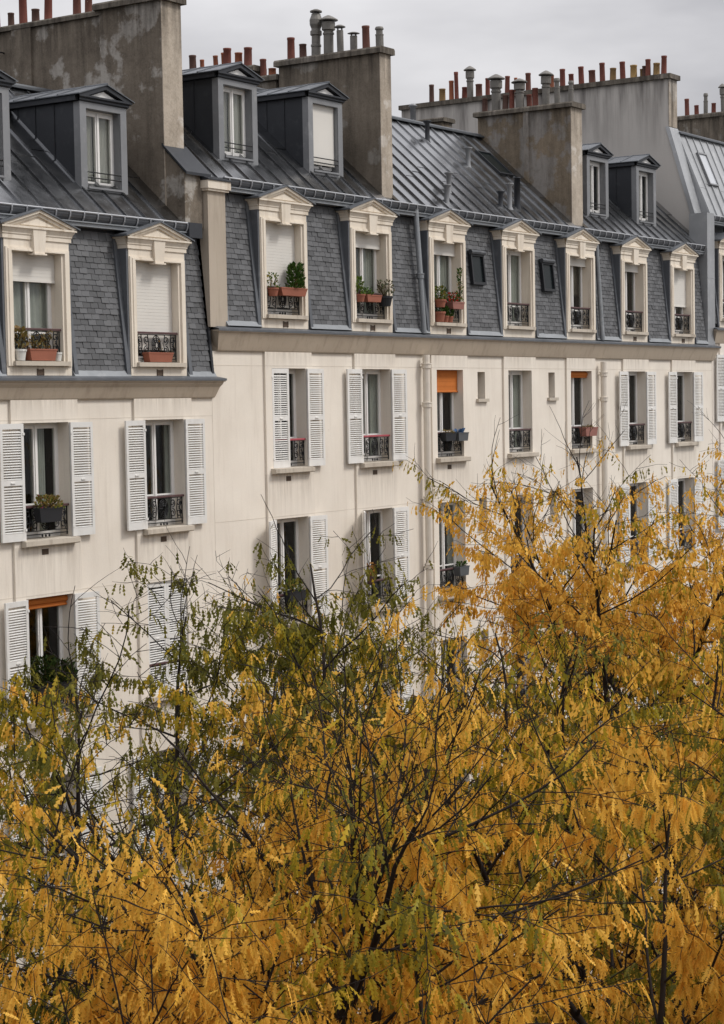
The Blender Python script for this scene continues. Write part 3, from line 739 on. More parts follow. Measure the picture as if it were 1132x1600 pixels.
def body(bld, x0, x1, z1, y0=2.4, y1=10):
    obj('rear_block', MB().box(x0, x1, y0, y1, 0, z1).mesh('rear_block', MAT['wall']), bld)

# ================================================================== building at the left
A = thing('apartment_building', (20.5, 0, 0), 'cream apartment block with two stone dormers and lowest cornice, at the left edge', 'building', 'apartment buildings in a row')
A_ROWS = [(12.95, 14.79), (10.1, 12.03), (7.2, 9.13), (4.3, 6.2), (1.0, 3.3)]
A_BAYS = [16.4, 19.31, 22.22, 25.13]
facade(A, 14.9, 26.52, 15.16, A_BAYS, A_ROWS, .76, bay='bay_a')
wall_joints(A, 14.9, 26.52, A_BAYS, .76, (14.83, 12.07))
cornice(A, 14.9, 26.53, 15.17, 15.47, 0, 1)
body(A, 14.9, 26.4, 17.8)
AL = 300
# nearest and best seen first, so that their slats are built one by one
window(A, 22.22, *A_ROWS[0], curtain=[(-.02, .30)], vent=True)
shutter(A, 22.755, 12.955, .525, 1.83, 1); shutter(A, 21.685, 12.955, .525, 1.83, -1)
window(A, 25.13, *A_ROWS[0], vent=True, curtain=[(.38, .5)])
shutter(A, 25.665, 12.955, .525, 1.83, 1); shutter(A, 24.595, 12.955, .525, 1.83, -1)
window(A, 22.22, *A_ROWS[1], blind='orange', blind_h=.17)
shutter(A, 22.755, 10.105, .525, 1.92, 1, 6); shutter(A, 21.685, 10.105, .525, 1.92, -1)
window(A, 25.13, *A_ROWS[1])
shutter(A, 24.6, 10.108, .528, 1.916, 1, 0, y=.03); shutter(A, 25.66, 10.108, .528, 1.916, -1, 0, y=.03)
for c in (22.22, 25.13):
    for a, b in A_ROWS[2:4]:
        window(A, c, a, b)
        shutter(A, c+.535, a+.005, .525, b-a-.01, 1); shutter(A, c-.535, a+.005, .525, b-a-.01, -1)
    window(A, c, *A_ROWS[4], rail=None)
for c in (16.4, 19.31):
    for a, b in A_ROWS[:4]:
        window(A, c, a, b); shutter(A, c+.535, a+.005, .525, b-a-.01, 1); shutter(A, c-.535, a+.005, .525, b-a-.01, -1)
AZ = 15.51
slope_slates(A, [(22.96, 24.23), (25.87, 26.47), (20.05, 21.31), (17.15, 18.4)], AZ+.1, 24, .02, .25, AZ+2.36, key=lambda q: abs(q[0]-24.2))
stone_dormer(A, 22.14, AZ, 'blind', .42, [(-.5, .5)])
stone_dormer(A, 25.05, AZ, 'blind', 1.45)
stone_dormer(A, 19.23, AZ, 'blind', .3)
for a, b in ((22.98, 24.21), (25.89, 26.5), (20.07, 21.3)):
    obj('slate_apron', MB().prism([(-.05, AZ+.012), (.05, AZ+.012), (.1, AZ+.1), (.02, AZ+.115)], 'x', a-.08, b+.06).mesh('slate_apron', MAT['zinc_blue']), A)
obj('edge_flashing', MB().prism([(-.02, AZ+.0), (.12, AZ+.0), (.36, AZ+2.5), (.21, AZ+2.5)], 'x', 26.475, 26.53).mesh('edge_flashing', MAT['zinc_dark']), A)
ra = zinc_roof(A, [(15.0, 25.945)], .15, 18.185, 2.9, 20.66)
gutter(A, 14.9, 25.94, .10, 18.175)
obj('gutter_end', MB().box(25.94, 26.3, -.0, .3, 17.93, 18.19).mesh('gutter_end', MAT['zinc_dark']), A)
zinc_dormer(A, 24.52, 18.63, .67, curtain=[(-.38, -.02), (.1, .36)])
zinc_dormer(A, 21.70, 18.63, .67, curtain=[(-.38, .0)])
# party wall chimney between the left and the middle building
ca = chimney(A, 25.95, 26.46, .53, 1.95, 17.5, 22.06, 'chim_a', [(1.55, .08, .5, 'pot_red'), (.95, .08, .45, 'pot_red')], .12, .09, front='chim_front')
cb = chimney(A, 26.0, 26.46, 1.951, 7.0, 17.5, 21.98, 'chim_a', [(4.37, .063, .3, 'pot_dark'), (4.06, .08, .58, 'pot_red'), (3.75, .077, .29, 'pot_dark'), (3.44, .077, .5, 'pot_red'), (2.73, .078, .42, 'pot_red'), (2.45, .071, .38, 'pot_red'), (4.75, .08, .5, 'pot_red'), (5.2, .08, .4, 'pot_orange')], .1, .06, ribs=[(3.63, 4.11, 17.6, .05)])
for z in (20.9, 21.25, 21.6):
    obj('climbing_rung', MB().tube([(26.0, 4.35, z), (25.9, 4.35, z), (25.88, 4.4, z), (25.88, 4.75, z), (25.9, 4.8, z), (26.0, 4.8, z)], .014, 6).mesh('climbing_rung', MAT['iron']), cb)
obj('party_wall', MB().prism([(7, 18.0), (.1, 18.12), (.1, 19.06), (.55, 19.5), (7, 19.5)], 'x', 25.96, 26.455).mesh('party_wall', MAT['chim_a']), A)
obj('wall_coping', MB().prism([(.02, 19.02), (.02, 19.07), (.56, 19.6), (.56, 19.55)], 'x', 25.92, 26.6).mesh('wall_coping', MAT['zinc_dark']), A)

# ================================================================== middle building
B = thing('apartment_building', (37.4, 0, 0), 'long cream apartment block with seven stone dormers and two drainpipes, in the middle', 'building', 'apartment buildings in a row')
B_ROWS = [(13.83, 15.68), (10.94, 12.89), (8.03, 9.98), (5.12, 7.07), (1.2, 3.9)]
B_BAYS = [28.78, 31.70, 34.55, 37.58, 40.55, 43.52, 46.38]
slits = []
for a, b in ((35.77, 36.09), (38.99, 39.3)):
    for t in (15.64, 12.9, 10.0, 7.1): slits.append((a, b, t-.58, t))
facade(B, 26.525, 48.28, 15.98, B_BAYS, B_ROWS, .735, slits=slits, bay='bay_b')
wall_joints(B, 26.53, 48.28, B_BAYS, .735, (15.72, 12.93))
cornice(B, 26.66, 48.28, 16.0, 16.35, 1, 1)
body(B, 26.6, 48.3, 18.6)
def pair(bld, c, row, w=.525, la=0, ra_=0, lc=False, mat='shutter'):
    a, b = row; h = round(b-a-.01, 3)
    if lc: shutter(bld, c-.53, a+.005, w, h, 1, 0, mat, y=.0)
    else: shutter(bld, c-.535, a+.005, w, h, -1, la, mat)
    shutter(bld, c+.535, a+.005, w, h, 1, ra_, mat)
r3, r2_, r1, r0, rg = B_ROWS
window(B, 28.78, *r3, rail='handrail_red', vent=True); pair(B, 28.78, r3, lc=True, mat='shutter_w')
window(B, 31.70, *r3, curtain=[(.22, .48)], rail='handrail_red', vent=True); pair(B, 31.70, r3, mat='shutter_w')
window(B, 28.78, *r2_); pair(B, 28.78, r2_, la=24, mat='shutter_w')
window(B, 31.70, *r2_, curtain=[(-.1, .12)]); pair(B, 31.70, r2_, la=36, mat='shutter_w')
window(B, 34.55, *r3, blind='orange', blind_h=.46, vent=True)
window(B, 37.58, *r3, curtain=[(.05, .48)])
window(B, 40.55, *r3, blind='orange', blind_h=.14)
window(B, 43.52, *r3, curtain=[(-.48, -.1)]); pair(B, 43.52, r3, mat='shutter_w')
window(B, 46.38, *r3); pair(B, 46.38, r3, mat='shutter_w')
window(B, 34.55, *r2_, vent=True, curtain=[(-.48, -.2), (.3, .48)]); window(B, 37.58, *r2_); window(B, 40.55, *r2_)
for c in (43.52, 46.38): window(B, c, *r2_); pair(B, c, r2_, mat='shutter_w')
for c in B_BAYS:
    for rw in (r1, r0):
        window(B, c, *rw)
        if c < 32 or c > 43: pair(B, c, rw, mat='shutter_w')
    window(B, c, *rg, rail=None)
BZ = 16.42
B_DORM = [28.70, 31.62, 34.52, 37.57, 40.57, 43.45, 46.33]
bs = [26.98]
for c in B_DORM: bs += [c-.84, c+.84]
bs.append(47.86); fields = [(bs[i], bs[i+1]) for i in range(0, len(bs), 2)]
slope_slates(B, fields, BZ+.1, 24, .02, .25, BZ+2.36)
for a, b in fields:
    obj('slate_apron', MB().prism([(-.05, BZ+.012), (.05, BZ+.012), (.1, BZ+.1), (.02, BZ+.115)], 'x', a-.06, b+.06).mesh('slate_apron', MAT['zinc_blue']), B)
spec = [('blind', 1.52, None), ('blind', .26, [(-.1, .5)]), ('blind', .24, [(-.2, .5)]), (None, 0, [(0.05, .5)]), ('blind', .17, None), ('blind', .17, None), ('blind', .95, None)]
for c, (bl, bh, cu) in zip(B_DORM, spec): stone_dormer(B, c, BZ, bl, bh, cu, drip=c not in (37.57, 40.57))
# end pilaster of the party wall and its stone cap
pil = obj('end_pilaster', MB().box(26.475, 26.97, .005, .5, 16.4, 18.82).mesh('end_pilaster', MAT['pilaster']), B)
obj('pilaster_cap', MB().box(26.40, 27.05, -.07, .5, 18.82, 18.96).box(26.43, 27.02, -.045, .5, 18.78, 18.82).mesh('pilaster_cap', MAT['stone']), pil)
obj('pilaster_flashing', MB().prism([(-.09, 18.962), (-.09, 18.985), (.14, 19.06), (.14, 18.962)], 'x', 26.39, 27.07).mesh('pilaster_flashing', MAT['zinc_dark']), pil)
obj('end_pilaster', MB().box(47.89, 48.37, -.02, .5, 16.4, 19.95).box(47.885, 48.375, -.026, -.02, 18.2, 18.22).mesh('end_pilaster', MAT['zinc_c']), B)
obj('edge_flashing', MB().prism([(-.01, BZ), (.12, BZ), (.36, BZ+2.5), (.22, BZ+2.5)], 'x', 26.972, 27.0).mesh('edge_flashing', MAT['zinc_blue']), B)
# roof
rb = zinc_roof(B, [(26.465, 32.64), (33.04, 40.91), (41.46, 48.44)], .15, 19.005, 2.9, 21.48)
gutter(B, 27.0, 47.9, .10, 19.06)
zinc_dormer(B, 28.30, 19.51, .71, curtain=[(-.38, -.02), (.1, .38)])
zinc_dormer(B, 31.12, 19.51, .71, blind='blind')
zinc_dormer(B, 42.92, 19.53, .73, curtain=[(-.38, -.1)])
zinc_dormer(B, 45.67, 19.52, .72, curtain=[(-.38, -.1)])
chimney(B, 32.65, 33.03, .4, 2.93, 17.5, 22.08, 'chim_b', [(2.74, .083, .49, 'pot_red'), (2.43, .08, .32, 'pot_dark'), (2.1, .097, 1.0, 'tall'), (1.78, .103, .83, 'mushroom'), (1.48, .07, .61, 'capped'), (1.15, .075, .42, 'capped'), (.84, .081, .5, 'pot_red'), (.51, .081, .44, 'banded')], .13, .08, front='chim_front')
c2 = chimney(B, 32.65, 33.03, 3.02, 3.52, 17.5, 21.82, 'chim_b', [(3.47, .072, .4, 'pot_red'), (3.24, .086, .18, 'pot_orange')], .12, .06)
chimney(B, 32.66, 33.02, 3.62, 6.0, 17.5, 22.08, 'chim_b', [(5.38, .081, .44, 'pot_dark'), (5.2, .05, .34, 'pot_orange', .1), (4.74, .056, .36, 'pot_orange'), (4.6, .05, .42, 'pot_orange', .1), (4.44, .09, .48, 'pot_red'), (4.13, .085, .35, 'pot_orange'), (3.88, .09, .43, 'pot_red')], .12, .06)
chimney(B, 40.92, 41.45, .4, 2.96, 17.5, 21.97, 'chim_c', [(2.91, .071, .38, 'pot_dark'), (2.59, .113, .93, 'mushroom'), (2.33, .079, .4, 'pot_dark'), (2.15, .068, .51, 'pot_red'), (1.92, .103, .76, 'mushroom'), (1.72, .07, .36, 'pot_red', .12), (1.49, .076, .48, 'pot_red'), (1.21, .094, .87, 'mushroom'), (.89, .072, .65, 'banded'), (.53, .063, .55, 'banded')], .12, .09, front='chim_front', ribs=[(1.52, 1.66, 19.9, .06)])
chimney(B, 40.95, 41.42, 4.0, 4.75, 17.5, 21.98, 'chim_c', [], .1, .06)
# ventilation pipes standing on the zinc slope
for k, (x, y, z, h) in enumerate([(37.61, 2.37, 21.0, .46), (38.42, 1.77, 20.47, .41), (35.98, .82, 19.61, .40), (35.3, .47, 19.29, .37), (37.84, .59, 19.4, .34), (38.27, .6, 19.41, .54), (38.66, .62, 19.42, .7)]):
    v = MB().lathe((0, 0, 0), [(.11, -.12), (.055, .02), (.055, h-.07), (.10, h-.02), (.105, h), (.001, h+.015)] if k != 6 else [(.09, -.1), (.075, .05), (.075, h-.02), (.09, h-.02), (.09, h), (.001, h)], 12)
    obj('vent_pipe', v.mesh('vent_pipe', MAT['zinc_dark' if k in (0, 6, 4) else 'zinc_frame'], True), rb, T(x, y, z))
obj('vent_pipe', MB().lathe((39.75, 4.1, 21.5), [(.07, 0), (.07, .7), (.12, .72), (.05, .78), (.001, .78)], 12).mesh('vent_pipe', MAT['zinc_frame'], True), rb)
sk = Matrix.Translation((39.6, 1.66, 20.365)) @ Matrix.Rotation(math.atan(.9), 4, 'X')
so = obj('skylight', MB().box(0, .68, -.03, .0, 0, .07).box(0, .68, .82, .86, 0, .07).box(0, .04, 0, .82, 0, .069).box(.64, .68, 0, .82, 0, .069).mesh('skylight', MAT['zinc_dark']), rb, sk)
obj('skylight_pane', MB().box(.04, .64, 0, .82, .035, .045).mesh('skylight_pane', plain('dark_glass', (.008, .012, .013), .25, 0, .2)), rb, sk)
# roof windows set in the slates
for cx, zc in ((35.93, 17.89), (39.12, 17.87)):
    sl = math.atan2(.23, 2.26); mw = T(cx, .02+(zc-.37-BZ-.1)*math.tan(sl), zc-.37) @ Matrix.Rotation(-sl, 4, 'X')
    o = obj('roof_window', MB().box(-.28, -.23, -.09, .03, 0, .74).box(.23, .28, -.09, .03, 0, .74).box(-.23, .23, -.09, .03, 0, .06).box(-.23, .23, -.09, .03, .62, .74).mesh('roof_window', MAT['plastic_k']), B, mw)
    obj('roof_window_box', MB().tube([(-.29, -.09, .70), (.29, -.09, .70)], .055, 8).mesh('roof_window_box', MAT['gutter']), o, mw)
    obj('pane', MB().box(-.23, .23, -.05, -.04, .06, .62).mesh('pane', bpy.data.materials['dark_glass']), o, mw)
# rain pipes
drainpipe(B, 33.45, -.10, .1, 15.98, .075, 'pipe_w', 0, (15.75, 14.95, 13.0, 11.6, 9.2, 6.3, 3.5))
drainpipe(B, 41.52, -.10, .1, 15.9, .075, 'pipe_w', 0, (15.6, 15.0, 12.0, 9.2, 6.3))
drainpipe(B, 33.44, -.07, 16.42, 18.98, .055, 'zinc_blue', .16, (17.6,))
drainpipe(B, 41.55, -.07, 16.42, 18.9, .055, 'zinc_blue', .16, ())

# ================================================================== building at the right
C = thing('apartment_building', (53, 0, 0), 'apartment block at the right edge with pale steep zinc roof and grey gable', 'building', 'apartment buildings in a row')
C_ROWS = [(14.33, 16.16), (11.4, 13.35), (8.5, 10.45), (5.6, 7.55), (1.4, 4.2)]
facade(C, 48.3, 58, 16.46, [49.5, 52.5, 55.5], C_ROWS, .76, mat='wall_c')
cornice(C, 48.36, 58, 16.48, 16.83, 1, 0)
body(C, 49.0, 58, 19.3)
for c in (49.5, 52.5, 55.5):
    for rw in C_ROWS[:4]: window(C, c, *rw); pair(C, c, rw, mat='shutter_w')
CZ = 16.90
for c in (49.45, 52.4, 55.4): stone_dormer(C, c, CZ, None)
slope_slates(C, [(48.42, 48.62), (50.29, 51.56), (53.24, 54.56), (56.24, 57.9)], CZ+.1, 30, .02, .3, CZ+2.95, limit=100)
gutter(C, 48.4, 58, .10, 19.91)
zinc_roof(C, [(48.97, 58)], .38, 19.98, 1.34, 22.3, 'zinc_c', .48)
sk = Matrix.Translation((49.75, .75, 20.88)) @ Matrix.Rotation(math.atan2(2.32, .96), 4, 'X')
rc = [o for o in C.children if o.name.startswith('zinc_roof')][0]
obj('skylight', MB().box(0, .6, 0, .04, 0, .08).box(0, .6, .96, 1.0, 0, .08).box(0, .04, .04, .96, 0, .08).box(.56, .6, .04, .96, 0, .08).mesh('skylight', MAT['zinc_frame']), rc, sk)
obj('skylight_pane', MB().box(.04, .56, .04, .96, .03, .05).mesh('skylight_pane', plain('sky_glass', (.5, .52, .55), .08, 0, .6)), rc, sk)
g = obj('gable_wall', MB().prism([(.37, 16.5), (10, 16.5), (10, 23.72), (1.33, 23.72), (1.33, 22.42), (.37, 19.25)], 'x', 48.45, 48.95).mesh('gable_wall', MAT['gable']), C)
obj('gable_coping', MB().prism([(.33, 19.2), (1.29, 22.38), (1.33, 22.42), (1.42, 22.42), (.46, 19.2)], 'x', 48.42, 48.98).mesh('gable_coping', MAT['zinc_c']), g)
obj('gable_face', MB().box(48.44, 48.96, 1.31, 1.328, 22.42, 23.71).mesh('gable_face', MAT['chim_front']), g)
obj('gable_cap', MB().box(48.36, 49.04, 1.24, 10.05, 23.72, 23.85).mesh('gable_cap', MAT['chim_cap']), g)
add_pots(g, 48.7, 23.85, [(9.09, .076, .57, 'pot_dark'), (8.72, .1, .41, 'pot_yellow'), (8.4, .075, .61, 'pot_orange'), (8.22, .065, .85, 'pot_red'), (8.06, .1, .41, 'pot_red', .2), (7.76, .095, .97, 'mushroom'), (7.46, .102, .41, 'pot_red'), (7.17, .07, .55, 'pot_red'), (6.52, .074, .54, 'pot_red'), (6.28, .05, .48, 'pot_orange', .1), (5.82, .081, .55, 'pot_red'), (5.06, .077, .41, 'pot_orange'), (4.71, .082, .54, 'pot_red'), (4.43, .077, .37, 'pot_red'), (4.11, .083, .54, 'pot_red'), (3.77, .101, .4, 'pot_red'), (3.45, .081, .57, 'pot_red'), (3.13, .094, .39, 'pot_yellow'), (2.82, .082, .53, 'pot_red'), (2.49, .1, .4, 'pot_yellow'), (2.32, .06, .3, 'pot_yellow', .18), (2.21, .066, .36, 'pot_dark', .1), (2.05, .077, .51, 'pot_red'), (1.86, .097, .4, 'pot_yellow', .12), (1.58, .081, .55, 'pot_red')])
chimney(C, 57, 57.6, 1.6, 5.0, 18, 23.88, 'chim_b', [(4.76, .077, .59, 'pot_red'), (4.43, .077, .35, 'pot_red'), (4.12, .069, .7, 'banded'), (3.85, .076, .36, 'pot_red'), (3.52, .071, .94, 'mushroom'), (3.0, .08, .5, 'pot_red')], .13, .1, ribs=[(3.2, 3.5, 19, .06)])

# ================================================================== pots and plants on the sills
def leaf_clump(c, rx, rz, n, cols, size=.035, seed=0, upright=.5, stems=0):
    rnd = random.Random(seed); b = MB()
    for i in range(n):
        th = rnd.uniform(0, 6.283); u = rnd.random()**.5; zz = rnd.random()
        p = Vector((c[0]+rx*u*math.cos(th)*(1-.4*zz), c[1]+rx*.7*u*math.sin(th)*(1-.4*zz), c[2]+rz*zz))
        d = Vector((math.cos(th), math.sin(th), upright*2+rnd.uniform(-.5, .5))).normalized(); s = d.cross(Vector((rnd.uniform(-1, 1), rnd.uniform(-1, 1), rnd.uniform(-.3, 1)))).normalized()
        L = size*rnd.uniform(.7, 1.4); w = L*.3; cc = rnd.choice(cols); k = rnd.uniform(.7, 1.25)
        b.add([p, p+d*L*.5+s*w, p+d*L, p+d*L*.5-s*w], [(0, 1, 2, 3)], tuple(q*k for q in cc))
    for i in range(stems):
        th = rnd.uniform(0, 6.283); p0 = Vector((c[0], c[1], c[2]-.02)); p1 = Vector((c[0]+rx*.8*math.cos(th), c[1]+rx*.5*math.sin(th), c[2]+rz*rnd.uniform(.6, 1)))
        nb = len(b.f); b.tube([p0, p0.lerp(p1, .5)+Vector((0, 0, .02)), p1], .005, 4)
        for q in range(nb, len(b.f)): b.c[q] = (.06, .045, .02)
    return b
DGREEN = [(.025, .045, .01), (.04, .065, .014), (.018, .03, .008), (.07, .075, .02)]
GREEN = [(.05, .10, .02), (.08, .14, .03), (.035, .075, .015)]; DRY = [(.25, .18, .06), (.18, .15, .05), (.3, .2, .09)]; YG = [(.2, .2, .04), (.12, .15, .03), (.28, .2, .05)]
PINK = [(.45, .06, .12), (.5, .12, .15)]; REDF = [(.5, .03, .03), (.06, .12, .03), (.05, .1, .02)]
def planter(name, label, x0, x1, y0, y1, z0, z1, mat, plants=(), cat='planter', group='planters and pots on the window sills', rnd_=False):
    cx, cy = (x0+x1)/2, (y0+y1)/2; t = thing(name, (cx, cy, z0), label, cat, group); h = z1-z0
    if rnd_:
        r = (x1-x0)/2
        b = MB().lathe((cx, cy, z0), [(.001, 0), (r*.72, 0), (r*.95, h*.8), (r*1.04, h*.8), (r*1.04, h), (r*.86, h), (r*.84, h*.85), (.001, h*.85)], 16)
    else:
        k = .85; a = .012; b = MB()
        b.add([(cx+(x-cx)*k, cy+(y-cy)*k, z0) for x, y in ((x0,y0),(x1,y0),(x1,y1),(x0,y1))]+[(x, y, z1-.025) for x, y in ((x0+.006,y0+.006),(x1-.006,y0+.006),(x1-.006,y1-.006),(x0+.006,y1-.006))], [(3,2,1,0),(0,1,5,4),(1,2,6,5),(2,3,7,6),(3,0,4,7)])
        b.box(x0, x1, y0, y0+a, z1-.025, z1); b.box(x0, x1, y1-a, y1, z1-.025, z1); b.box(x0, x0+a, y0+a, y1-a, z1-.025, z1); b.box(x1-a, x1, y0+a, y1-a, z1-.025, z1)
        b.box(x0+a, x1-a, y0+a, y1-a, z1-.03, z1-.02)
    obj('pot', b.mesh('pot', MAT[mat], False), t)
    for i, (px, rx, rz, n, cols, size, stems) in enumerate(plants):
        obj('plant', leaf_clump((px, cy, z1-.02), rx, rz, n, cols, size, i+int(x0*50), .5, stems).mesh('plant', MAT['plant']), t)
    return t
yS0, yS1 = -.08, .06
planter('flower_pot', 'white plastic pot with a dry plant beside the railing of the leftmost stone dormer', 21.60, 21.80, -.10, .09, 15.765, 15.94, 'plastic_w', [(21.70, .13, .34, 90, DRY, .07, 9)], 'flower pot', rnd_=True)
planter('window_box', 'long terracotta window box with sparse dry stems in the leftmost stone dormer', 21.84, 22.46, -.085, .075, 15.765, 15.95, 'terracotta', [(22.0, .14, .22, 60, DRY, .05, 8), (22.3, .12, .3, 50, DRY, .05, 8)])
planter('flower_pot', 'small white cup at the right end of the sill of the leftmost stone dormer', 22.47, 22.61, -.08, .06, 15.765, 15.90, 'plastic_w', [], 'flower pot', rnd_=True)
planter('window_box', 'empty terracotta window box in the dormer with its blind down, above the low cornice', 24.68, 25.34, -.085, .075, 15.765, 15.93, 'terracotta', [(25.1, .04, .25, 8, DRY, .04, 3)])
def hung(z): return -.115, .02, z
planter('flower_pot', 'terracotta pot with a small leafy plant beside the conifer window box', 28.16, 28.38, -.14, .05, 17.0, 17.15, 'terracotta', [(28.27, .15, .28, 90, GREEN+YG, .05, 8)], 'flower pot', rnd_=True)
planter('window_box', 'terracotta window box with an upright conifer on a dormer railing, blind down behind', 28.41, 29.24, -.14, .04, 17.02, 17.17, 'terracotta', [(28.98, .2, .46, 420, GREEN, .07, 10), (29.1, .12, .16, 120, DRY, .04, 3)])
planter('flower_pot', 'small terracotta pot with bright green leaves in the dormer with half drawn net curtain', 31.02, 31.24, -.13, .05, 16.99, 17.14, 'terracotta', [(31.12, .13, .34, 160, [(.10, .18, .03), (.16, .22, .04)], .055, 6)], 'flower pot', rnd_=True)
planter('window_box', 'terracotta window box with low green shoots between two pots on a dormer railing', 31.27, 31.80, -.13, .04, 17.0, 17.14, 'terracotta', [(31.38, .14, .14, 90, [(.10, .18, .03), (.07, .13, .03)], .05, 4)])
planter('flower_pot', 'round black pot with a bushy grey green plant on a dormer railing', 31.84, 32.16, -.17, .06, 16.93, 17.13, 'plastic_k', [(32.0, .26, .33, 150, [(.10, .11, .05), (.16, .13, .07), (.05, .06, .03)], .045, 14)], 'flower pot', rnd_=True)
planter('flower_pot', 'terracotta pot with yellow green foliage, upper left of the dormer crowded with pots', 33.98, 34.24, -.16, .05, 16.98, 17.14, 'terracotta', [(34.12, .2, .28, 260, YG+GREEN, .05, 6)], 'flower pot', rnd_=True)
planter('window_box', 'pink terracotta box with red flowers and a tall climbing stem on a crowded dormer sill', 34.47, 34.96, -.15, .03, 16.96, 17.11, 'terracotta_p', [(34.64, .17, .2, 150, REDF, .05, 5), (34.9, .07, .72, 130, YG+GREEN, .055, 5)])
planter('flower_pot', 'large terracotta pot standing on the left of the dormer sill crowded with pots', 34.02, 34.28, -.09, .08, 16.675, 16.89, 'terracotta', [(34.15, .1, .1, 50, GREEN, .04, 2)], 'flower pot', rnd_=True)
planter('flower_pot', 'small terracotta pot with a green plant, second on the sill crowded with pots', 34.30, 34.46, -.08, .06, 16.675, 16.81, 'terracotta', [(34.38, .1, .2, 120, GREEN, .05, 3)], 'flower pot', rnd_=True)
planter('flower_pot', 'small terracotta pot, third from the left on the sill crowded with pots', 34.48, 34.64, -.08, .06, 16.675, 16.80, 'terracotta', [(34.56, .1, .2, 120, GREEN, .05, 3)], 'flower pot', rnd_=True)
planter('window_box', 'black plastic window box with yellowing flowers on the railing of the left shuttered window', 21.92, 22.46, -.12, .03, 13.22, 13.45, 'plastic_k', [(22.18, .3, .2, 330, YG+DRY, .05, 8), (22.0, .06, .24, 14, PINK, .03, 3)])
planter('window_box', 'grey plastic window box on the railing below the deep orange blind', 34.14, 34.58, -.13, .03, 14.18, 14.36, 'plastic_k', [(34.35, .2, .06, 60, DRY, .04, 3)])
planter('window_box', 'dark grey box holding a blue bag on the railing below the orange blind', 34.63, 35.05, -.15, .03, 14.17, 14.35, 'plastic_g', [(34.75, .12, .06, 26, [(.08, .15, .28)], .09, 0)])
planter('window_box', 'pinkish brown window box hanging on the railing below a short orange blind', 40.45, 41.08, -.16, .03, 14.13, 14.34, 'terracotta_p', [(40.7, .2, .06, 50, DRY, .04, 3)])
planter('flower_pot', 'dark brown pot with orange foliage on the railing of a second floor window', 31.22, 31.44, -.12, .05, 11.42, 11.58, 'handrail', [(31.34, .15, .26, 150, [(.4, .2, .04), (.3, .15, .04)], .05, 6)], 'flower pot', rnd_=True)
planter('window_box', 'black window box with leafy plants between angled white shutters above the tree', 28.5, 29.05, -.12, .03, 11.33, 11.52, 'plastic_k', [(28.75, .28, .22, 200, GREEN+YG, .06, 6)])
planter('window_box', 'dark window box overflowing with a dense green plant below the narrow orange blind', 21.80, 22.66, -.12, .04, 10.45, 10.65, 'plastic_k', [(22.0, .3, .45, 380, DGREEN, .07, 10), (22.35, .34, .34, 420, DGREEN, .07, 10), (22.55, .2, .2, 160, DGREEN, .06, 6)])
planter('window_box', 'dark green planter box on the cluttered railing beside the drainpipe', 34.6, 35.0, -.15, .03, 11.3, 11.5, 'plastic_g', [(34.8, .16, .1, 80, GREEN, .05, 3)])

# ================================================================== trees
def leaf_template(n, tri=False):
    """pinnate leaf of unit length along +x, leaflets to +-y, n pairs; triangles (tri) or rhombs"""
    vs = []; fs = []
    def let(px, ang, L, w, drop):
        a = Vector((math.cos(ang), math.sin(ang), -drop)); s = Vector((-math.sin(ang), math.cos(ang), 0))
        z0 = -.25*px*px; p = Vector((px, 0, z0)); k = len(vs)
        for q in ((Vector((px-w, 0, -.25*(px-w)**2)), Vector((px+w, 0, -.25*(px+w)**2)), p+a*L) if tri else (p, p+a*L*.45+s*w, p+a*L, p+a*L*.45-s*w)): vs.append(tuple(q))
        fs.append(tuple(range(k, len(vs))))
    for i in range(n):
        t = (i+1.0)/(n+.6); L = .165*(.38+.78*math.sin(math.pi*min(1, t*.82+.12)))
        w = .6/(n+.6)
        for s in (-1, 1): let(t, s*R(44+9*(i % 2)), L, w, .3)
    let(.97, 0, .14, .035, .2)
    return np.array(vs), np.array(fs)
def mesh_np(name, V, Fq, mat, col=None, smooth=False):
    me = bpy.data.meshes.new(name); nv, nf = len(V), len(Fq); k = Fq.shape[1]
    me.vertices.add(nv); me.vertices.foreach_set('co', V.astype(np.float32).ravel())
    me.loops.add(nf*k); me.loops.foreach_set('vertex_index', Fq.astype(np.int32).ravel())
    me.polygons.add(nf); me.polygons.foreach_set('loop_start', np.arange(0, nf*k, k, dtype=np.int32))
    me.materials.append(mat)
    if col is not None:
        at = me.color_attributes.new('col', 'FLOAT_COLOR', 'POINT'); at.data.foreach_set('color', np.hstack([col, np.ones((nv, 1))]).astype(np.float32).ravel())
    if smooth: me.polygons.foreach_set('use_smooth', np.ones(nf, dtype=bool))
    me.update(calc_edges=True); return me
def unit(v): return v/(np.linalg.norm(v, axis=-1, keepdims=True)+1e-9)
GOLD = np.array([[.80, .465, .075], [.74, .42, .062], [.69, .40, .058], [.84, .505, .09]])
OLIVE = np.array([[.38, .275, .025], [.28, .235, .022], [.46, .32, .026]])
LEAFG = np.array([[.165, .15, .026], [.115, .115, .02], [.21, .185, .03]])
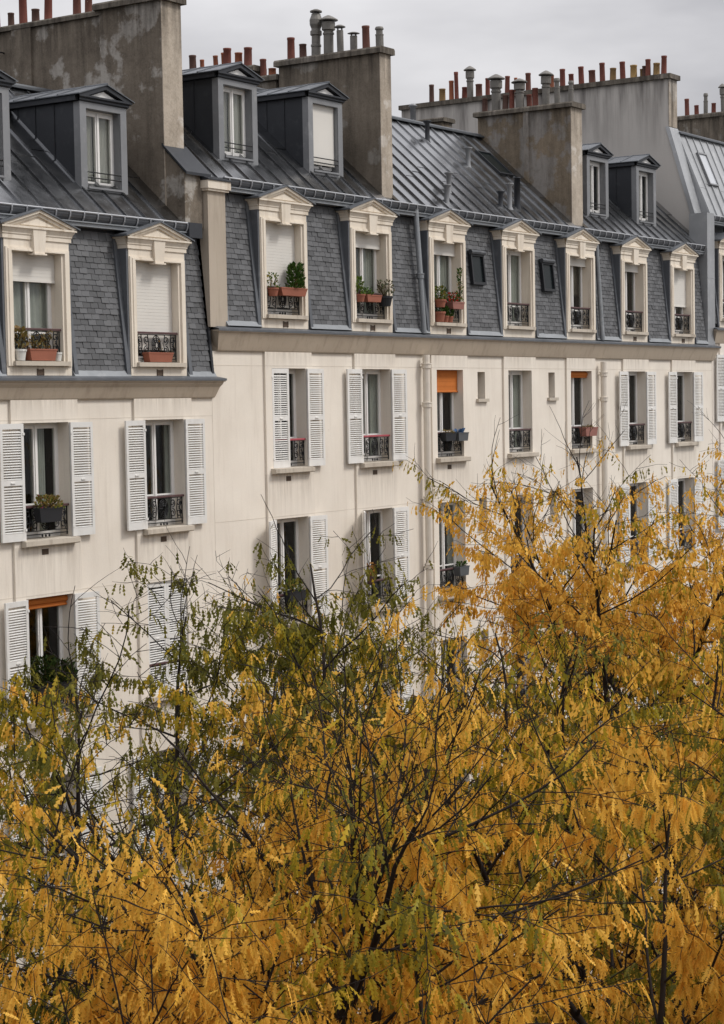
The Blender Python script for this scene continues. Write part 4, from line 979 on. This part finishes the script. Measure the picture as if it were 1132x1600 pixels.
def tree(label, x, y, H, spread, seed, nleaf, pairs, leaf_len, green, bare=1.2, trunk_r=.16, lean=(0, 0), limbs=5, fork=.33, green_dir=None, tri=True, zlow=0, flat=.86, whips=6, els=(48, 68)):
    rg = np.random.default_rng(seed); base = np.array([x, y, 0.]); br = []; tw = []
    def grow(p, d, L, r0, r1, wig, trop, seg, fl=1):
        n = max(3, int(L/seg)); pts = [p]; q = p; dd = unit(d)
        for i in range(n):
            dd = unit((dd+rg.normal(0, wig, 3)+np.array([0, 0, trop]))*np.array([1, 1, fl])); q = q+dd*L/n; pts.append(q)
        pts = np.array(pts); rr = np.linspace(r0, r1, n+1); return pts, rr
    def at(pts, t):
        f = t*(len(pts)-1); i = min(int(f), len(pts)-2); return pts[i]+(pts[i+1]-pts[i])*(f-i), unit(pts[i+1]-pts[i])
    def side(d, ang, az):
        ref = np.array([0, 0, 1.]) if abs(d[2]) < .95 else np.array([1., 0, 0]); a = unit(np.cross(d, ref)); b = np.cross(a, d)
        return unit(d*math.cos(ang)+(a*math.cos(az)+b*math.sin(az))*math.sin(ang))
    tp, tr = grow(base-[0, 0, .15], np.array([lean[0], lean[1], 1.]), H*(fork+.12), trunk_r*1.25, trunk_r*.72, .03, .03, .5)
    br.append((tp, tr, 9))
    az0 = rg.uniform(0, 6.28)
    l1 = []
    for k in range(limbs):
        t = 1-.30*k/limbs if k else 1.; p, d = at(tp, t); az = az0+k*2.4+rg.normal(0, .25); el = R(rg.uniform(*els)) if k else R(80)
        dv = np.array([math.cos(az)*math.cos(el), math.sin(az)*math.cos(el), math.sin(el)])
        L = (H-p[2])*rg.uniform(.92, 1.05)*(1. if k == 0 else .97)/max(.8, math.sin(el)**.5)
        q = grow(p, dv, L, trunk_r*rg.uniform(.42, .58), .012, .075, .035, .4); br.append((*q, 7)); l1.append(q)
    l2 = []
    for pts, rr in l1:
        Ln = np.linalg.norm(np.diff(pts, axis=0), axis=1).sum(); t = .12
        az = rg.uniform(0, 6.28)
        while t < .98:
            p, d = at(pts, t); az += 2.4+rg.normal(0, .4); r = np.interp(t, np.linspace(0, 1, len(rr)), rr)
            L = spread*(.30+.62*(1-t)**.7)*rg.uniform(.7, 1.15); dv = side(d, R(rg.uniform(35, 62)), az)
            q = grow(p, dv, L, r*rg.uniform(.45, .65), .006, .11, .05 if dv[2] < .4 else .02, .28); br.append((*q, 5)); l2.append(q)
            t += rg.uniform(.34, .52)/Ln
    for pts, rr in list(l1):                                   # bare ascending shoots at the top
        for k in range(whips):
            p, d = at(pts, rg.uniform(.5, 1)); dv = unit(d+rg.normal(0, .42, 3)+np.array([0, 0, .5]))
            q = grow(p, dv, rg.uniform(.8, 1.9), .009, .003, .10, .05, .16); br.append((*q, 4)); tw.append(q)
            for e in range(rg.integers(2, 5)):
                p2, d2 = at(q[0], rg.uniform(.25, .9)); q2 = grow(p2, side(d2, R(rg.uniform(25, 50)), rg.uniform(0, 6.28)), rg.uniform(.25, .7), .004, .002, .12, .04, .13); br.append((*q2, 3)); tw.append(q2)
    l3 = []
    for pts, rr in l2:
        Ln = np.linalg.norm(np.diff(pts, axis=0), axis=1).sum(); t = .15
        s = 1
        while t < 1:
            p, d = at(pts, t); s = -s; r = np.interp(t, np.linspace(0, 1, len(rr)), rr)
            dv = side(d, R(rg.uniform(30, 60)), (0 if s > 0 else math.pi)+rg.normal(0, .6))
            q = grow(p, dv, rg.uniform(.55, 1.25)*(1.1-.4*t), min(.011, r*.6), .0035, .13, rg.uniform(-.02, .05), .18, flat); br.append((*q, 3)); l3.append(q)
            t += rg.uniform(.24, .42)/Ln
        l3.append((pts[len(pts)//2:], rr[len(pts)//2:]))          # views: scaled with their branch
    for pts, rr in l3:
        Ln = np.linalg.norm(np.diff(pts, axis=0), axis=1).sum(); n = max(1, int(Ln/.26))
        for k in range(n):
            t = rg.uniform(.2, 1); p, d = at(pts, t); dv = side(d, R(rg.uniform(30, 70)), rg.uniform(0, 6.28))
            q = grow(p, dv, rg.uniform(.2, .5), .0045, .0022, .15, -.02, .14); br.append((*q, 3)); tw.append(q)
        tw.append((pts, rr))
    zmax = max(p[:, 2].max() for p, r, k in br); f_ = H/zmax
    for p, r, k in br: p[:, 2] *= f_
    # branch mesh
    Vs = []; Fs = []; off = 0
    for pts, rr, k in br:
        n = len(pts); tg = unit(np.gradient(pts, axis=0)); ref = np.array([.31, .17, .93]) if abs(tg[0][2]) < .8 else np.array([.93, .31, .17])
        a = unit(np.cross(tg, ref)); b = np.cross(a, tg); an = np.arange(k)*2*math.pi/k
        ring = pts[:, None]+(a[:, None]*np.cos(an)[None, :, None]+b[:, None]*np.sin(an)[None, :, None])*rr[:, None, None]
        Vs.append(ring.reshape(-1, 3)); i = np.arange(n-1)[:, None]*k; j = np.arange(k)[None]; j2 = (j+1) % k
        Fs.append(np.stack([i+j, i+j2, i+k+j2, i+k+j], -1).reshape(-1, 4)+off); off += n*k
    t = thing('locust_tree', (x, y, 0), label, 'tree', 'street trees in front of the facades')
    obj('trunk', mesh_np('trunk', np.vstack(Vs), np.vstack(Fs), MAT['bark'], smooth=True), t)
    # leaves
    P = []; D = []
    for pts, rr in tw:
        Ln = np.linalg.norm(np.diff(pts, axis=0), axis=1).sum(); m = max(2, int(Ln/.011)); ts = rg.uniform(.12, 1, m)
        f = ts*(len(pts)-1); i = np.minimum(f.astype(int), len(pts)-2); P.append(pts[i]+(pts[i+1]-pts[i])*(f-i)[:, None]); D.append(unit(pts[i+1]-pts[i]))
    P = np.vstack(P); D = np.vstack(D)
    top = P[:, 2].max(); keep = rg.random(len(P)) < np.clip((top-P[:, 2])/bare-.15, .0, 1)
    keep &= rg.random(len(P)) < np.where(P[:, 2] < zlow, .3, 1.)
    # patches without leaves
    ph = rg.uniform(0, 6.28, 6); w = np.sin(P[:, 0]*1.9+ph[0])+np.sin(P[:, 1]*1.7+ph[1])+np.sin(P[:, 2]*2.1+ph[2])+.8*np.sin(P[:, 0]*4.3+P[:, 2]*3.1+ph[3])
    keep &= rg.random(len(P)) < np.clip(.62+.38*w, .04, 1)
    P, D = P[keep], D[keep]
    if len(P) > nleaf: s = rg.choice(len(P), nleaf, replace=False); P, D = P[s], D[s]
    N = len(P); out = unit(np.column_stack([P[:, 0]-x, P[:, 1]-y, np.zeros(N)]))
    d = unit(rg.normal(0, .34, (N, 3))+D*.3+out*.22+np.array([0, 0, -1.0])); nrm = unit(np.cross(np.cross(d, rg.normal(0, .5, (N, 3))+out*.5+[0, 0, 1.]), d)); b = np.cross(nrm, d)
    S = leaf_len*rg.uniform(.6, 1.25, N)
    tv, tf = leaf_template(pairs, tri)
    V = P[:, None]+S[:, None, None]*(tv[None, :, 0:1]*d[:, None]+tv[None, :, 1:2]*b[:, None]+tv[None, :, 2:3]*nrm[:, None])
    # colour: clumps of green, olive and gold
    c1 = np.sin(P[:, 0]*1.3+ph[4])+np.sin(P[:, 1]*1.5+ph[5])+np.sin(P[:, 2]*1.1+ph[0])+rg.normal(0, .55, N)
    gl = green+.16*c1
    if green_dir is not None: gl = gl+((P-base)@np.array(green_dir))
    col = GOLD[rg.integers(0, 4, N)].copy(); m = gl > .42; col[m] = OLIVE[rg.integers(0, 3, N)][m]; m = gl > .62; col[m] = LEAFG[rg.integers(0, 3, N)][m]
    col *= rg.uniform(.82, 1.15, (N, 1))
    k = len(tv); Fq = (tf[None]+(np.arange(N)*k)[:, None, None]).reshape(-1, tf.shape[1])
    o = obj('crown', mesh_np('crown', V.reshape(-1, 3), Fq, MAT['leaf'], np.repeat(col, k, 0)), t); o['kind'] = 'stuff'
    print('TREE', label[:30], 'leaves', N, 'branches', len(br), 'tris', len(Fq)*(tf.shape[1]-2), sum(len(f) for f in Fs)*2)
    return t
tree('golden honey locust with tall forked dark stem, in the middle of the picture', 12.93, -12.85, 13.5, 3.0, 11, 13000, 4, .15, .22, 3.2, .105, fork=.74, limbs=8, zlow=9, whips=5)
tree('golden locust nearest the viewer, crown filling the bottom centre', 8.9, -15.0, 12.4, 4.2, 14, 23000, 7, .155, .0, .7, .15, zlow=9.5)
tree('golden locust tree with broad low crown, bottom right of the picture', 13.4, -15.0, 12.5, 4.4, 12, 25000, 7, .155, .02, .6, .16, zlow=8.8, whips=3)
tree('golden locust reaching in from the lower left corner', 7.0, -11.6, 12.2, 4.2, 13, 18000, 7, .15, .14, 1.3, .15, zlow=9.5)
tree('olive green locust with bare upper twigs before the leftmost windows', 16.3, -7.1, 13.95, 4.2, 21, 31000, 3, .15, .08, 1.2, .16, green_dir=(0, 0, .055), zlow=7)
tree('greenish locust at the left edge before the low shuttered windows', 14.0, -7.2, 13.5, 4.2, 22, 30000, 3, .145, .10, 1.7, .16, green_dir=(0, 0, .055), zlow=8)
tree('golden locust with many bare twigs before the middle drainpipe', 22.4, -7.4, 12.9, 4.2, 23, 28000, 2, .155, .52, 1.8, .16, zlow=6)
tree('tall golden locust with bare twig tips before the short orange blind', 27.2, -7.2, 14.8, 3.6, 24, 36000, 2, .165, .22, 2.0, .17, zlow=5.5, els=(60, 76))
tree('dense golden locust at the right edge before the end pilaster', 32.6, -7.0, 15.0, 4.4, 25, 30000, 2, .165, .26, 2.0, .17, zlow=4)
tree('rounded olive gold locust crown rising at the right edge below the shutters', 17.4, -13.2, 13.7, 4.4, 26, 27000, 4, .15, .34, .6, .16, zlow=8, whips=2)
tree('locust half hidden behind the bottom right golden crown', 21.5, -11.5, 12.8, 4.4, 27, 20000, 2, .18, .3, .8, .16, zlow=3, whips=2)
